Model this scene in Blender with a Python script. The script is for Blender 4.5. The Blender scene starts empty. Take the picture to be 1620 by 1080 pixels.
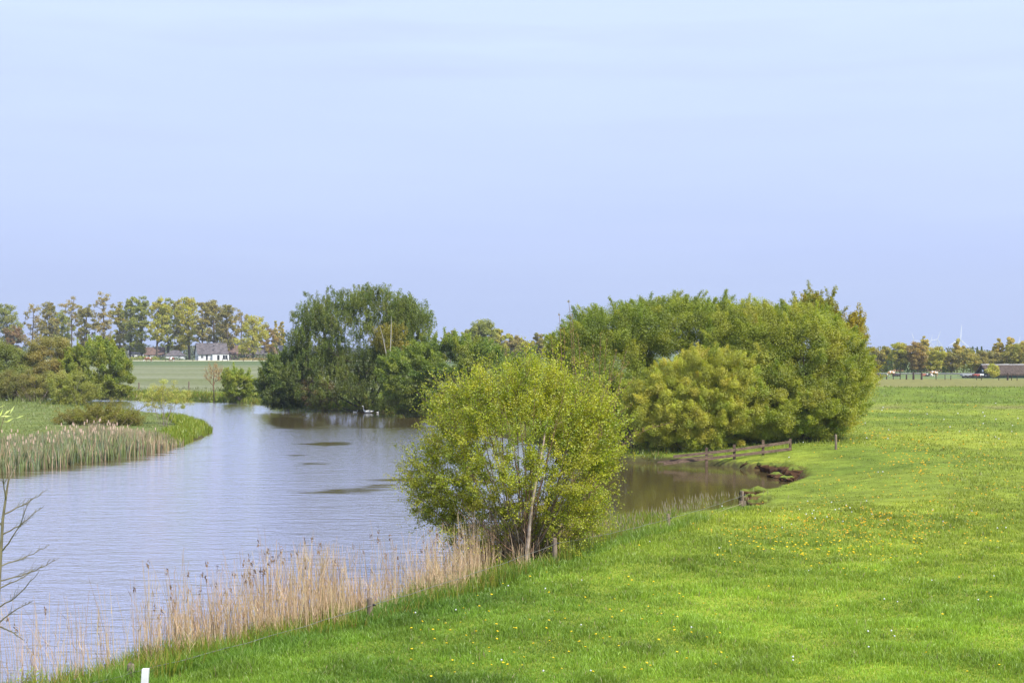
import bpy, bmesh, math, random
import numpy as np
from mathutils import Vector, Matrix

# ------------------------------------------------------------------ camera, sky, sun, exposure
F = 2250.0          # focal length in photo pixels (photo 1620 wide)
HOR = 556.0         # row of the eye level
CAMZ = 6.5
WZ = -1.2           # water level
scene = bpy.context.scene
col = scene.collection
cam_d = bpy.data.cameras.new("camera")
cam_d.lens = 50.0; cam_d.sensor_width = 36.0; cam_d.clip_start = 0.1; cam_d.clip_end = 20000
cam = bpy.data.objects.new("camera", cam_d); col.objects.link(cam)
cam.location = (0, 0, CAMZ)
cam.rotation_euler = (math.radians(90) + math.atan((HOR - 540.0) / F), 0, 0)
scene.camera = cam

SUN_EL = math.radians(48); SUN_AZ = math.atan2(0.62, -0.72)     # azimuth from +Y towards +X
sdir = Vector((math.cos(SUN_EL) * math.sin(SUN_AZ), math.cos(SUN_EL) * math.cos(SUN_AZ), math.sin(SUN_EL)))
sun_d = bpy.data.lights.new("sun", 'SUN'); sun_d.energy = 4.2; sun_d.angle = math.radians(1.0); sun_d.color = (1.0, 0.95, 0.86)
sun = bpy.data.objects.new("sun", sun_d); col.objects.link(sun)
sun.rotation_euler = sdir.to_track_quat('Z', 'Y').to_euler(); sun.location = sdir * 300

world = bpy.data.worlds.new("World"); scene.world = world; world.use_nodes = True
nt = world.node_tree; N = nt.nodes; L = nt.links
N.clear()
def nd(t, **k):
    n = N.new(t)
    for a, b in k.items(): setattr(n, a, b)
    return n
out = nd('ShaderNodeOutputWorld'); bg = nd('ShaderNodeBackground'); bg.inputs[1].default_value = 1.0
sky = nd('ShaderNodeTexSky', sky_type='NISHITA', sun_disc=False); sky.sun_elevation = SUN_EL; sky.sun_rotation = SUN_AZ
sky.dust_density = 1.5; sky.air_density = 1.0
sc_ = nd('ShaderNodeVectorMath', operation='SCALE'); sc_.inputs['Scale'].default_value = 0.09
L.new(sky.outputs[0], sc_.inputs[0])
tc = nd('ShaderNodeTexCoord'); sep = nd('ShaderNodeSeparateXYZ'); L.new(tc.outputs['Generated'], sep.inputs[0])
# thin high cloud veil: whiter higher up, bluer near the horizon, with faint streaks
mp = nd('ShaderNodeMapping'); mp.inputs['Scale'].default_value = (1.3, 1.3, 11.0); L.new(tc.outputs['Generated'], mp.inputs[0])
nz = nd('ShaderNodeTexNoise'); nz.inputs['Scale'].default_value = 2.2; nz.inputs['Detail'].default_value = 7; nz.inputs['Roughness'].default_value = 0.55
L.new(mp.outputs[0], nz.inputs['Vector'])
ma = nd('ShaderNodeMath', operation='MULTIPLY_ADD'); L.new(nz.outputs[0], ma.inputs[0]); ma.inputs[1].default_value = 0.16; ma.inputs[2].default_value = -0.08
ad = nd('ShaderNodeMath', operation='ADD'); L.new(sep.outputs['Z'], ad.inputs[0]); L.new(ma.outputs[0], ad.inputs[1])
rp = nd('ShaderNodeValToRGB'); L.new(ad.outputs[0], rp.inputs[0])
e = rp.color_ramp.elements
e[0].position = 0.0; e[0].color = (0.47, 0.57, 0.90, 1)
e[1].position = 1.0; e[1].color = (0.50, 0.66, 0.90, 1)
for p_, c_ in ((0.05, (0.475, 0.57, 0.90, 1)), (0.10, (0.52, 0.62, 0.91, 1)), (0.15, (0.54, 0.645, 0.91, 1)), (0.23, (0.585, 0.70, 0.92, 1)), (0.32, (0.54, 0.62, 0.95, 1)), (0.6, (0.52, 0.62, 0.95, 1))):
    k = e.new(p_); k.color = c_
mx = nd('ShaderNodeMix', data_type='RGBA'); mx.inputs[0].default_value = 0.93
L.new(sc_.outputs[0], mx.inputs[6]); L.new(rp.outputs[0], mx.inputs[7])
# darker thin cloud bars high up
mp2 = nd('ShaderNodeMapping'); mp2.inputs['Scale'].default_value = (2.0, 2.0, 26.0); mp2.inputs['Location'].default_value = (3.1, 0.7, 1.9); L.new(tc.outputs['Generated'], mp2.inputs[0])
nz2 = nd('ShaderNodeTexNoise'); nz2.inputs['Scale'].default_value = 2.0; nz2.inputs['Detail'].default_value = 6; L.new(mp2.outputs[0], nz2.inputs['Vector'])
mr = nd('ShaderNodeMapRange'); L.new(nz2.outputs[0], mr.inputs[0]); mr.inputs[1].default_value = 0.5; mr.inputs[2].default_value = 0.72; mr.inputs[3].default_value = 0.0; mr.inputs[4].default_value = 0.7
mx2 = nd('ShaderNodeMix', data_type='RGBA'); L.new(mr.outputs[0], mx2.inputs[0]); L.new(mx.outputs[2], mx2.inputs[6]); mx2.inputs[7].default_value = (0.50, 0.59, 0.88, 1)
L.new(mx2.outputs[2], bg.inputs[0]); L.new(bg.outputs[0], out.inputs[0])
scene.view_settings.view_transform = 'Standard'; scene.view_settings.look = 'None'
scene.view_settings.exposure = 0.38; scene.view_settings.gamma = 1.0; scene.view_settings.use_curve_mapping = False
scene.cycles.max_bounces = 6; scene.cycles.diffuse_bounces = 3; scene.cycles.transmission_bounces = 4
scene.cycles.volume_bounces = 0; scene.cycles.glossy_bounces = 3; scene.cycles.use_denoising = True
scene.cycles.caustics_reflective = False; scene.cycles.caustics_refractive = False

# ------------------------------------------------------------------ helpers
def P(px, py, z=0.0):
    """world point on height z seen at photo pixel"""
    D = (CAMZ - z) * F / (py - HOR)
    return np.array([(px - 810) / F * D, D, z])
def A(px, py, D):
    """world point at distance D seen at photo pixel"""
    return np.array([(px - 810) / F * D, D, CAMZ + (HOR - py) / F * D])
def tag(o, label=None, cat=None, group=None, kind=None):
    if label: o['label'] = label
    if cat: o['category'] = cat
    if group: o['group'] = group
    if kind: o['kind'] = kind
    return o
def empty(name, loc, rz=0.0):
    o = bpy.data.objects.new(name, None); col.objects.link(o)
    o.location = loc; o.rotation_euler = (0, 0, rz); o.empty_display_size = 0.3
    return o
def npmesh(name, V, faces, mats, parent=None, color=None, smooth=False, mi=None, loc=None):
    """faces: list of (n,k) int arrays"""
    me = bpy.data.meshes.new(name)
    V = np.asarray(V, dtype=np.float32)
    faces = [np.asarray(f, dtype=np.int32) for f in faces if len(f)]
    me.vertices.add(len(V)); me.vertices.foreach_set('co', V.ravel())
    loops = np.concatenate([f.ravel() for f in faces])
    tot = np.concatenate([np.full(len(f), f.shape[1], np.int32) for f in faces])
    st = np.concatenate([[0], np.cumsum(tot)[:-1]]).astype(np.int32)
    me.loops.add(len(loops)); me.loops.foreach_set('vertex_index', loops)
    me.polygons.add(len(tot)); me.polygons.foreach_set('loop_start', st); me.polygons.foreach_set('loop_total', tot)
    if mi is not None: me.polygons.foreach_set('material_index', np.asarray(mi, np.int32))
    me.polygons.foreach_set('use_smooth', np.full(len(tot), smooth))
    if color is not None:
        a = me.attributes.new('Col', 'FLOAT_COLOR', 'POINT')
        c = np.ones((len(V), 4), np.float32); c[:, :3] = color
        a.data.foreach_set('color', c.ravel())
    me.update(calc_edges=True)
    for m in (mats if isinstance(mats, (list, tuple)) else [mats]): me.materials.append(m)
    o = bpy.data.objects.new(name, me); col.objects.link(o)
    if parent is not None: o.parent = parent
    if loc is not None: o.location = loc
    return o
def bmobj(name, bm, m, parent=None, smooth=False):
    me = bpy.data.meshes.new(name); bm.normal_update(); bm.to_mesh(me); bm.free()
    for q in (m if isinstance(m, (list, tuple)) else [m]): me.materials.append(q)
    if smooth:
        for p in me.polygons: p.use_smooth = True
    o = bpy.data.objects.new(name, me); col.objects.link(o)
    if parent is not None: o.parent = parent
    return o
def box(bm, x0, x1, y0, y1, z0, z1, mi=0, rot=None):
    vs = [bm.verts.new((x, y, z)) for z in (z0, z1) for y in (y0, y1) for x in (x0, x1)]
    for q in ((0, 2, 3, 1), (4, 5, 7, 6), (0, 1, 5, 4), (2, 6, 7, 3), (0, 4, 6, 2), (1, 3, 7, 5)):
        f = bm.faces.new([vs[i] for i in q]); f.material_index = mi
    return vs
def poly(bm, pts, mi=0):
    f = bm.faces.new([bm.verts.new(p) for p in pts]); f.material_index = mi
def ngon_prism(bm, pts, d, mi=0):
    """closed prism from pts extruded by vector d"""
    a = [bm.verts.new(p) for p in pts]; b = [bm.verts.new(tuple(np.array(p) + np.array(d))) for p in pts]
    bm.faces.new(a).material_index = mi; bm.faces.new(b[::-1]).material_index = mi
    n = len(pts)
    for i in range(n): bm.faces.new((a[(i + 1) % n], a[i], b[i], b[(i + 1) % n])).material_index = mi
def tubes(segA, segB, ra, rb, k=4):
    """vectorised open tubes for many edges"""
    segA = np.asarray(segA, float); segB = np.asarray(segB, float); n = len(segA)
    d = segB - segA; ln = np.linalg.norm(d, axis=1, keepdims=True); ln[ln == 0] = 1; d = d / ln
    ref = np.where(np.abs(d[:, 2:3]) > 0.9, np.array([[1., 0, 0]]), np.array([[0, 0, 1.]]))
    u = np.cross(d, ref); u /= np.linalg.norm(u, axis=1, keepdims=True); v = np.cross(d, u)
    V = np.zeros((n, 2 * k, 3)); ra = np.asarray(ra)[:, None]; rb = np.asarray(rb)[:, None]
    for i in range(k):
        c, s = math.cos(2 * math.pi * i / k), math.sin(2 * math.pi * i / k)
        V[:, i] = segA + (u * c + v * s) * ra; V[:, k + i] = segB + (u * c + v * s) * rb
    base = (np.arange(n) * 2 * k)[:, None]
    Fs = [base + np.array([[i, (i + 1) % k, k + (i + 1) % k, k + i]]) for i in range(k)]
    return V.reshape(-1, 3), np.concatenate(Fs)
def vnoise(x, y, s, seed=0):
    rs = np.random.RandomState(seed); G = rs.rand(64, 64)
    X = np.asarray(x) / s + 17.3; Y = np.asarray(y) / s + 5.7
    xi = np.floor(X).astype(int); yi = np.floor(Y).astype(int); fx = X - xi; fy = Y - yi
    fx = fx * fx * (3 - 2 * fx); fy = fy * fy * (3 - 2 * fy)
    g = lambda a, b: G[a % 64, b % 64]
    return (g(xi, yi) * (1 - fx) + g(xi + 1, yi) * fx) * (1 - fy) + (g(xi, yi + 1) * (1 - fx) + g(xi + 1, yi + 1) * fx) * fy
def fbm(x, y, s, seed=0, o=4):
    r = 0; a = 1; t = 0
    for i in range(o): r = r + a * vnoise(x, y, s / 2 ** i, seed + i); t += a; a *= 0.55
    return r / t
def sstep(a, b, x): t = np.clip((np.asarray(x, float) - a) / (b - a), 0, 1); return t * t * (3 - 2 * t)
def lerp(a, b, t): return a + (b - a) * t

# ------------------------------------------------------------------ materials
def newmat(name):
    m = bpy.data.materials.new(name); m.use_nodes = True; m.node_tree.nodes.clear(); return m, m.node_tree.nodes, m.node_tree.links
def mat(name, c, rough=0.8, var=0.25, scale=3.0, c2=None, bump=0.0, metal=0.0, stretch=(1, 1, 1)):
    m, n, l = newmat(name)
    o = n.new('ShaderNodeOutputMaterial'); b = n.new('ShaderNodeBsdfPrincipled'); l.new(b.outputs[0], o.inputs[0])
    b.inputs['Roughness'].default_value = rough; b.inputs['Metallic'].default_value = metal; b.inputs['Specular IOR Level'].default_value = 0.3
    t = n.new('ShaderNodeTexCoord'); mp = n.new('ShaderNodeMapping'); mp.inputs['Scale'].default_value = stretch; l.new(t.outputs['Object'], mp.inputs[0])
    z = n.new('ShaderNodeTexNoise'); z.inputs['Scale'].default_value = scale; z.inputs['Detail'].default_value = 6; l.new(mp.outputs[0], z.inputs['Vector'])
    r = n.new('ShaderNodeValToRGB'); l.new(z.outputs[0], r.inputs[0])
    c2 = c2 or tuple(x * (1 - var * 1.6) for x in c)
    r.color_ramp.elements[0].position = 0.3; r.color_ramp.elements[0].color = (*c2, 1)
    r.color_ramp.elements[1].position = 0.7; r.color_ramp.elements[1].color = (*[min(1, x * (1 + var * 0.5)) for x in c], 1)
    l.new(r.outputs[0], b.inputs['Base Color'])
    if bump:
        bp = n.new('ShaderNodeBump'); bp.inputs['Strength'].default_value = bump; bp.inputs['Distance'].default_value = 0.02; l.new(z.outputs[0], bp.inputs['Height']); l.new(bp.outputs[0], b.inputs['Normal'])
    return m
def leafmat(name, transl=0.48, gloss=0.06, rough=0.5):
    m, n, l = newmat(name)
    o = n.new('ShaderNodeOutputMaterial'); a = n.new('ShaderNodeAttribute'); a.attribute_name = 'Col'
    d = n.new('ShaderNodeBsdfDiffuse'); t = n.new('ShaderNodeBsdfTranslucent'); g = n.new('ShaderNodeBsdfGlossy'); g.inputs['Roughness'].default_value = rough
    hs = n.new('ShaderNodeHueSaturation'); hs.inputs['Hue'].default_value = 0.49; hs.inputs['Saturation'].default_value = 1.05; hs.inputs['Value'].default_value = 1.25
    l.new(a.outputs['Color'], d.inputs[0]); l.new(a.outputs['Color'], hs.inputs['Color']); l.new(hs.outputs[0], t.inputs[0])
    m1 = n.new('ShaderNodeMixShader'); m1.inputs[0].default_value = transl; l.new(d.outputs[0], m1.inputs[1]); l.new(t.outputs[0], m1.inputs[2])
    m2 = n.new('ShaderNodeMixShader'); m2.inputs[0].default_value = gloss; l.new(m1.outputs[0], m2.inputs[1]); l.new(g.outputs[0], m2.inputs[2])
    l.new(m2.outputs[0], o.inputs[0]); return m
M_leaf = leafmat('leaf'); M_grass = leafmat('grass_blade', 0.40, 0.04, 0.45); M_straw = leafmat('straw', 0.0, 0.04)
M_bark = mat('bark', (0.16, 0.125, 0.095), 0.9, 0.35, 6, bump=0.4, stretch=(1, 1, 0.3))
M_barkgrey = mat('bark_grey', (0.24, 0.20, 0.15), 0.9, 0.35, 8, bump=0.4)
M_twig = mat('twig', (0.25, 0.18, 0.12), 0.85, 0.3, 5)
M_twigred = mat('twig_reddish', (0.30, 0.18, 0.11), 0.85, 0.3, 5)
M_palebark = mat('bark_pale', (0.62, 0.50, 0.42), 0.75, 0.0, 9, c2=(0.30, 0.21, 0.15), bump=0.3, stretch=(1, 1, 0.6))
M_birch = mat('bark_birch', (0.50, 0.47, 0.40), 0.7, 0.0, 7, c2=(0.35, 0.32, 0.28))
M_post = mat('post_wood', (0.27, 0.205, 0.15), 0.9, 0.4, 14, bump=0.6, stretch=(1, 1, 0.15))
M_rail = mat('rail_wood', (0.20, 0.135, 0.095), 0.9, 0.4, 12, bump=0.6, stretch=(0.2, 1, 1))
M_darkpost = mat('post_dark', (0.10, 0.07, 0.055), 0.9, 0.4, 14, bump=0.5)
M_wire = mat('fence_wire', (0.30, 0.30, 0.26), 0.5, 0.2, 20, metal=0.4)
M_black = mat('insulator', (0.03, 0.03, 0.03), 0.5, 0.1)
M_white = mat('white_paint', (0.80, 0.80, 0.80), 0.6, 0.06, 4)
M_render = mat('white_render', (0.80, 0.79, 0.78), 0.8, 0.06, 0.7)
M_slate = mat('grey_tiles', (0.155, 0.135, 0.135), 0.8, 0.35, 1.2)
M_slate2 = mat('dark_tiles', (0.055, 0.058, 0.075), 0.7, 0.25, 1.2)
M_tile = mat('red_tiles', (0.21, 0.14, 0.115), 0.8, 0.3, 1.2)
M_brick = mat('brick_wall', (0.42, 0.25, 0.16), 0.9, 0.2, 2.5)
M_brickred = mat('red_brick', (0.30, 0.19, 0.16), 0.9, 0.2, 2.5)
M_glass = mat('dark_glass', (0.03, 0.035, 0.04), 0.15, 0.1)
M_thatch = mat('thatch', (0.125, 0.092, 0.070), 0.95, 0.45, 4, bump=0.7, stretch=(1.5, 0.3, 0.3))
M_green = mat('green_boards', (0.045, 0.09, 0.07), 0.8, 0.2, 2, stretch=(4, 4, 0.3))
M_dkgreen = mat('dark_boards', (0.04, 0.055, 0.05), 0.8, 0.3, 2, stretch=(4, 4, 0.3))
M_turb = mat('turbine_white', (0.85, 0.86, 0.88), 0.4, 0.02, 1)

# ------------------------------------------------------------------ terrain
near = [(-75, -60), (-32, 0), (-22, 14), (-15, 24)] + [tuple(P(*q, WZ)[:2]) for q in (
    (50, 1140), (194, 1088), (434, 1030), (590, 985), (746, 938), (880, 874), (960, 840), (1060, 824), (1140, 814), (1190, 811),
    (1205, 806), (1214, 800), (1205, 797), (1176, 798), (1176, 792), (1205, 786), (1240, 772), (1262, 763), (1276, 757), (1262, 753), (1240, 749),
    (1225, 747), (1200, 744), (1180, 743), (1150, 738), (1120, 735), (1100, 734), (1040, 731), (985, 727), (920, 716), (850, 702), (760, 682), (690, 663),
    (650, 655), (600, 650), (520, 648), (450, 645), (415, 640), (350, 636), (250, 634), (150, 631), (60, 629), (0, 628), (-200, 626), (-900, 622))]
far = [(-420, 280), (-420, 225)] + [tuple(P(*q, WZ)[:2]) for q in (
    (-600, 641), (-200, 640), (0, 639), (60, 639), (100, 641), (150, 645), (200, 651), (250, 657), (290, 666), (318, 677), (332, 684), (322, 690),
    (290, 704), (240, 716), (170, 727), (100, 737), (0, 749), (-100, 762), (-300, 790))] + [(-48, 45), (-70, 15), (-120, -60)]
RIV = np.array(near + far)
def inside(x, y):
    r = np.zeros(x.shape, bool); n = len(RIV)
    for i in range(n):
        x0, y0 = RIV[i]; x1, y1 = RIV[(i + 1) % n]
        if y0 == y1: continue
        c = ((y0 > y) != (y1 > y)) & (x < (x1 - x0) * (y - y0) / (y1 - y0) + x0)
        r ^= c
    return r
def sdist(x, y):
    x = np.asarray(x, float); y = np.asarray(y, float)
    d = np.full(x.shape, 1e9)
    for i in range(len(RIV)):
        a = RIV[i]; b = RIV[(i + 1) % len(RIV)]; e_ = b - a
        t = np.clip(((x - a[0]) * e_[0] + (y - a[1]) * e_[1]) / (e_ @ e_ + 1e-9), 0, 1)
        d = np.minimum(d, np.hypot(x - a[0] - t * e_[0], y - a[1] - t * e_[1]))
    s = np.where(inside(x, y), -d, d)
    amp = np.clip(y / 60, 0.4, 1.6)
    return s + (fbm(x, y, 3.0, 5, 3) - 0.5) * 1.1 * amp
def field(x, y):
    """land height away from the water"""
    wl = 1 - sstep(-25, 55, x + (y - 250) * 0.0)
    left = 3.1 * np.clip((y - 222) / 300.0, 0, 1.0)
    right = 0.35 * sstep(235, 330, y)
    bank = 1.15 * np.exp(-((y - 212) / 17.0) ** 2) * sstep(22, 40, x)
    h = left * wl + right * (1 - wl) + bank
    pen = (x < -20) & (y < 215)
    h = np.where(pen, -0.55, h)
    h = h + ((fbm(x, y, 14, 9, 3) - 0.5) * 0.28 + (fbm(x, y, 3.2, 21, 2) - 0.5) * 0.10) * (1 - 0.93 * sstep(235, 300, y))
    return h
def height(x, y, sd=None):
    if sd is None: sd = sdist(x, y)
    H = field(x, y)
    near_bank = (1 - sstep(48, 66, y)) * sstep(-30, -20, x)
    b0 = lerp(0.22 + 0.33 * sstep(13, 15, x) * sstep(80, 84, y) * (1 - sstep(91, 94, y)), 0.25, near_bank)
    w = lerp(9.0, 5.2, near_bank)
    w = np.where(y > 140, 6.0, w)
    land = WZ + b0 * sstep(0.0, 0.5, sd) + (H - WZ - b0) * sstep(-0.3, 1.0, sd / w)
    return np.where(sd > 0, np.maximum(land, WZ + 0.02 + 0 * land), WZ - 0.05 - 0.9 * np.clip(-sd / 2.0, 0, 1))

def axis(dense0, dense1, step, lo, hi, g):
    a = list(np.arange(dense0, dense1, step)); s = step; x = a[-1]
    while x < hi: s *= g; x += s; a.append(x)
    s = step; x = a[0]; b = []
    while x > lo: s *= g; x -= s; b.append(x)
    return np.array(b[::-1] + a)
gx = axis(-44, 30, 0.32, -4500, 4500, 1.04); gy = axis(22, 112, 0.32, -300, 4700, 1.03)
GX, GY = np.meshgrid(gx, gy)
sd = sdist(GX, GY); GZ = height(GX, GY, sd)
nx, ny = len(gx), len(gy)
idx = np.arange(nx * ny).reshape(ny, nx)
quads = np.stack([idx[:-1, :-1], idx[:-1, 1:], idx[1:, 1:], idx[1:, :-1]], -1).reshape(-1, 4)
C_MEAD = np.array([0.215, 0.315, 0.028]); C_MEAD2 = np.array([0.355, 0.42, 0.036])
def ground_color(x, y, sd):
    n = fbm(x, y, 9, 31, 4)[..., None]; n2 = fbm(x, y, 2.2, 41, 3)[..., None]
    c = lerp(C_MEAD * 0.75, C_MEAD2, np.clip(n * 1.6 - 0.3, 0, 1)); c = c * (0.75 + 0.5 * n2)
    # right: bank strip (lush), dry pale field behind, then green strip
    R = sstep(15, 40, x)[..., None]
    pale = np.array([0.25, 0.25, 0.055]); green2 = np.array([0.19, 0.255, 0.065])
    k = (sstep(222, 228, y) * (1 - sstep(318, 324, y)))[..., None]
    c = lerp(c, pale * (0.9 + 0.2 * n2), k * R)
    k = (sstep(318, 324, y))[..., None]; c = lerp(c, green2 * (0.85 + 0.3 * n), k * R)
    k = (sstep(172, 184, y) * (1 - sstep(222, 228, y)))[..., None]; c = lerp(c, np.array([0.14, 0.21, 0.022]) * (.6 + .8 * n2), k * R * .7)
    k = (np.exp(-((y - 165) / 6) ** 2) * sstep(0.35, 0.6, n[..., 0]))[..., None]; c = lerp(c, np.array([0.22, 0.20, 0.06]), k * R * 0.7)
    # left field: greyer green with pale bands of bloom
    Lf = ((1 - sstep(-15, 15, x)) * sstep(222, 236, y))[..., None]
    st = fbm(x * 0.22, y, 16, 51, 4)[..., None]
    fl = lerp(np.array([0.17, 0.20, 0.05]), np.array([0.29, 0.31, 0.14]), np.clip(st * 2.2 - 0.7, 0, 1))
    fl = lerp(fl, np.array([0.135, 0.19, 0.055]), sstep(425, 450, y)[..., None] * 0.9)
    c = lerp(c, fl, Lf)
    # peninsula
    pen = ((x < -20) & (y < 215))[..., None]
    c = np.where(pen, lerp(np.array([0.14, 0.20, 0.035]), np.array([0.24, 0.28, 0.06]), n2), c)
    c = c * np.array([.92, .88, 1.2])
    mud = np.array([0.115, 0.060, 0.028]) * (0.7 + 0.6 * n2)
    mz = np.maximum(sstep(14, 15.2, x) * sstep(79, 83, y) * (1 - sstep(91, 94, y)), sstep(10.8, 11.6, x) * (1 - sstep(14, 15, x)) * sstep(65, 67, y) * (1 - sstep(73, 76, y)))[..., None]
    mud = lerp(np.array([0.085, 0.085, 0.03]) * (.6 + .6 * n2), mud, np.maximum(mz, 0.12))
    k = (1 - sstep(0.25, 0.6, sd))[..., None]
    return lerp(c, mud, k)
gc = ground_color(GX, GY, sd).reshape(-1, 3)
m, n, l = newmat('meadow_ground')
o_ = n.new('ShaderNodeOutputMaterial'); b_ = n.new('ShaderNodeBsdfPrincipled'); l.new(b_.outputs[0], o_.inputs[0]); b_.inputs['Roughness'].default_value = 0.95; b_.inputs['Specular IOR Level'].default_value = 0.1
a_ = n.new('ShaderNodeAttribute'); a_.attribute_name = 'Col'; g_ = n.new('ShaderNodeNewGeometry')
z_ = n.new('ShaderNodeTexNoise'); z_.inputs['Scale'].default_value = 1.1; z_.inputs['Detail'].default_value = 9; z_.inputs['Roughness'].default_value = 0.7; l.new(g_.outputs['Position'], z_.inputs['Vector'])
r_ = n.new('ShaderNodeMapRange'); l.new(z_.outputs[0], r_.inputs[0]); r_.inputs[1].default_value = 0.3; r_.inputs[2].default_value = 0.7; r_.inputs[3].default_value = 0.6; r_.inputs[4].default_value = 1.35
v_ = n.new('ShaderNodeVectorMath'); v_.operation = 'SCALE'; l.new(a_.outputs['Color'], v_.inputs[0]); l.new(r_.outputs[0], v_.inputs['Scale']); l.new(v_.outputs[0], b_.inputs['Base Color'])
bp = n.new('ShaderNodeBump'); bp.inputs['Strength'].default_value = 0.7; bp.inputs['Distance'].default_value = 0.12; l.new(z_.outputs[0], bp.inputs['Height']); l.new(bp.outputs[0], b_.inputs['Normal'])
M_ground = m
tag(npmesh('ground', np.stack([GX, GY, GZ], -1).reshape(-1, 3), [quads], M_ground, color=gc, smooth=True), kind='structure')
def hz(x, y): return float(height(np.array([float(x)]), np.array([float(y)]))[0])

# ------------------------------------------------------------------ water
wx = axis(-60, 30, 1.0, -400, 60, 1.05); wy = axis(20, 110, 1.0, -60, 285, 1.02)
WX, WY = np.meshgrid(wx, wy); wn, wm = len(wx), len(wy)
wi = np.arange(wn * wm).reshape(wm, wn); wq = np.stack([wi[:-1, :-1], wi[:-1, 1:], wi[1:, 1:], wi[1:, :-1]], -1).reshape(-1, 4)
wsd = sdist(WX, WY)
calm = sstep(1.5, 7.5, WX - (WY - 80) * 0.16 - 0.0) * sstep(55, 66, WY) * (1 - sstep(100, 110, WY)) * 1.5      # cove
calm = np.maximum(calm, 1.7 * sstep(-17, -9, wsd) * sstep(135, 155, WY) * (1 - sstep(200, 212, WY)) * sstep(-0.178, -0.160, WX / np.maximum(WY, 1)))  # under the far trees
calm = np.maximum(calm, 0.8 * sstep(-5, -1, wsd) * (1 - sstep(95, 130, WY)) * sstep(60, 80, WY))
for (px, py, rx, ry, s) in ((520, 702, 34, 2.6, 1.0), (495, 733, 22, 2.0, .8), (640, 759, 60, 1.8, .8), (550, 776, 62, 4.0, .75), (600, 768, 30, 3, .6), (470, 720, 20, 1.5, .5), (660, 745, 20, 2, .7)):
    s *= 1.45; c_ = P(px, py, WZ); dx = rx / F * c_[1]; dy = abs(P(px, py - ry, WZ)[1] - c_[1])
    r2 = ((WX - c_[0]) / dx) ** 2 + ((WY - c_[1]) / max(dy, 1.0)) ** 2
    calm = np.maximum(calm, s * np.exp(-r2 ** 1.5 * 0.8))
m, n, l = newmat('river_water')
o_ = n.new('ShaderNodeOutputMaterial'); b_ = n.new('ShaderNodeBsdfGlossy'); b_.inputs['Roughness'].default_value = 0.08; b_.inputs['Color'].default_value = (0.97, 0.97, 1.0, 1)
df_ = n.new('ShaderNodeBsdfDiffuse'); df_.inputs['Color'].default_value = (0.085, 0.062, 0.022, 1); fr_ = n.new('ShaderNodeFresnel'); fr_.inputs['IOR'].default_value = 4.2; mxs = n.new('ShaderNodeMixShader')
l.new(fr_.outputs[0], mxs.inputs[0]); l.new(df_.outputs[0], mxs.inputs[1]); l.new(b_.outputs[0], mxs.inputs[2]); l.new(mxs.outputs[0], o_.inputs[0])
g_ = n.new('ShaderNodeNewGeometry'); a_ = n.new('ShaderNodeAttribute'); a_.attribute_name = 'Col'; s_ = n.new('ShaderNodeSeparateColor'); l.new(a_.outputs['Color'], s_.inputs[0])
def wnoise(scale, stretch, det, rot=0.0):
    mp = n.new('ShaderNodeMapping'); mp.inputs['Scale'].default_value = stretch; mp.inputs['Rotation'].default_value = (0, 0, rot); l.new(g_.outputs['Position'], mp.inputs[0])
    z = n.new('ShaderNodeTexNoise'); z.inputs['Scale'].default_value = scale; z.inputs['Detail'].default_value = det; z.inputs['Roughness'].default_value = 0.6; l.new(mp.outputs[0], z.inputs['Vector']); return z
w1 = wnoise(3.2, (0.55, 1.2, 1), 4, 0.15); w2 = wnoise(0.8, (0.4, 1.3, 1), 3, -0.1)
wm_ = n.new('ShaderNodeMath'); wm_.operation = 'MULTIPLY_ADD'; l.new(w2.outputs[0], wm_.inputs[0]); wm_.inputs[1].default_value = 1.2; l.new(w1.outputs[0], wm_.inputs[2])
# breakup of the calm mask (the mask may exceed 1 where the water is sheltered)
w3 = wnoise(1.1, (0.22, 1.6, 1), 5); cm = n.new('ShaderNodeMath'); cm.operation = 'ADD'; l.new(s_.outputs[0], cm.inputs[0])
w3b = n.new('ShaderNodeMapRange'); l.new(w3.outputs[0], w3b.inputs[0]); w3b.inputs[1].default_value = 0.3; w3b.inputs[2].default_value = 0.7; w3b.inputs[3].default_value = -0.75; w3b.inputs[4].default_value = 0.35; l.new(w3b.outputs[0], cm.inputs[1])
st_ = n.new('ShaderNodeMapRange'); l.new(cm.outputs[0], st_.inputs[0]); st_.inputs[1].default_value = 0.15; st_.inputs[2].default_value = 0.62; st_.inputs[3].default_value = 1.0; st_.inputs[4].default_value = 0.06
bp = n.new('ShaderNodeBump'); bp.inputs['Distance'].default_value = 0.050; l.new(wm_.outputs[0], bp.inputs['Height']); l.new(st_.outputs[0], bp.inputs['Strength']); l.new(bp.outputs[0], b_.inputs['Normal'])
# the sheet cannot bounce a grazing reflection off a second wavelet, so that light is painted, tinted bluer, into ruffled water's reflection colour
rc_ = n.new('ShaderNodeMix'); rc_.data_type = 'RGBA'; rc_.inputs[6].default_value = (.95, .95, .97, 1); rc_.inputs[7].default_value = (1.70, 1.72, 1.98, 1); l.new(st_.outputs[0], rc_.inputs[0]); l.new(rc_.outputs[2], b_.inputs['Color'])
M_water = m
tag(npmesh('water', np.stack([WX, WY, np.full_like(WX, WZ)], -1).reshape(-1, 3), [wq], M_water, color=np.repeat(calm.reshape(-1, 1), 3, 1), smooth=True), kind='structure')

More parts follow.
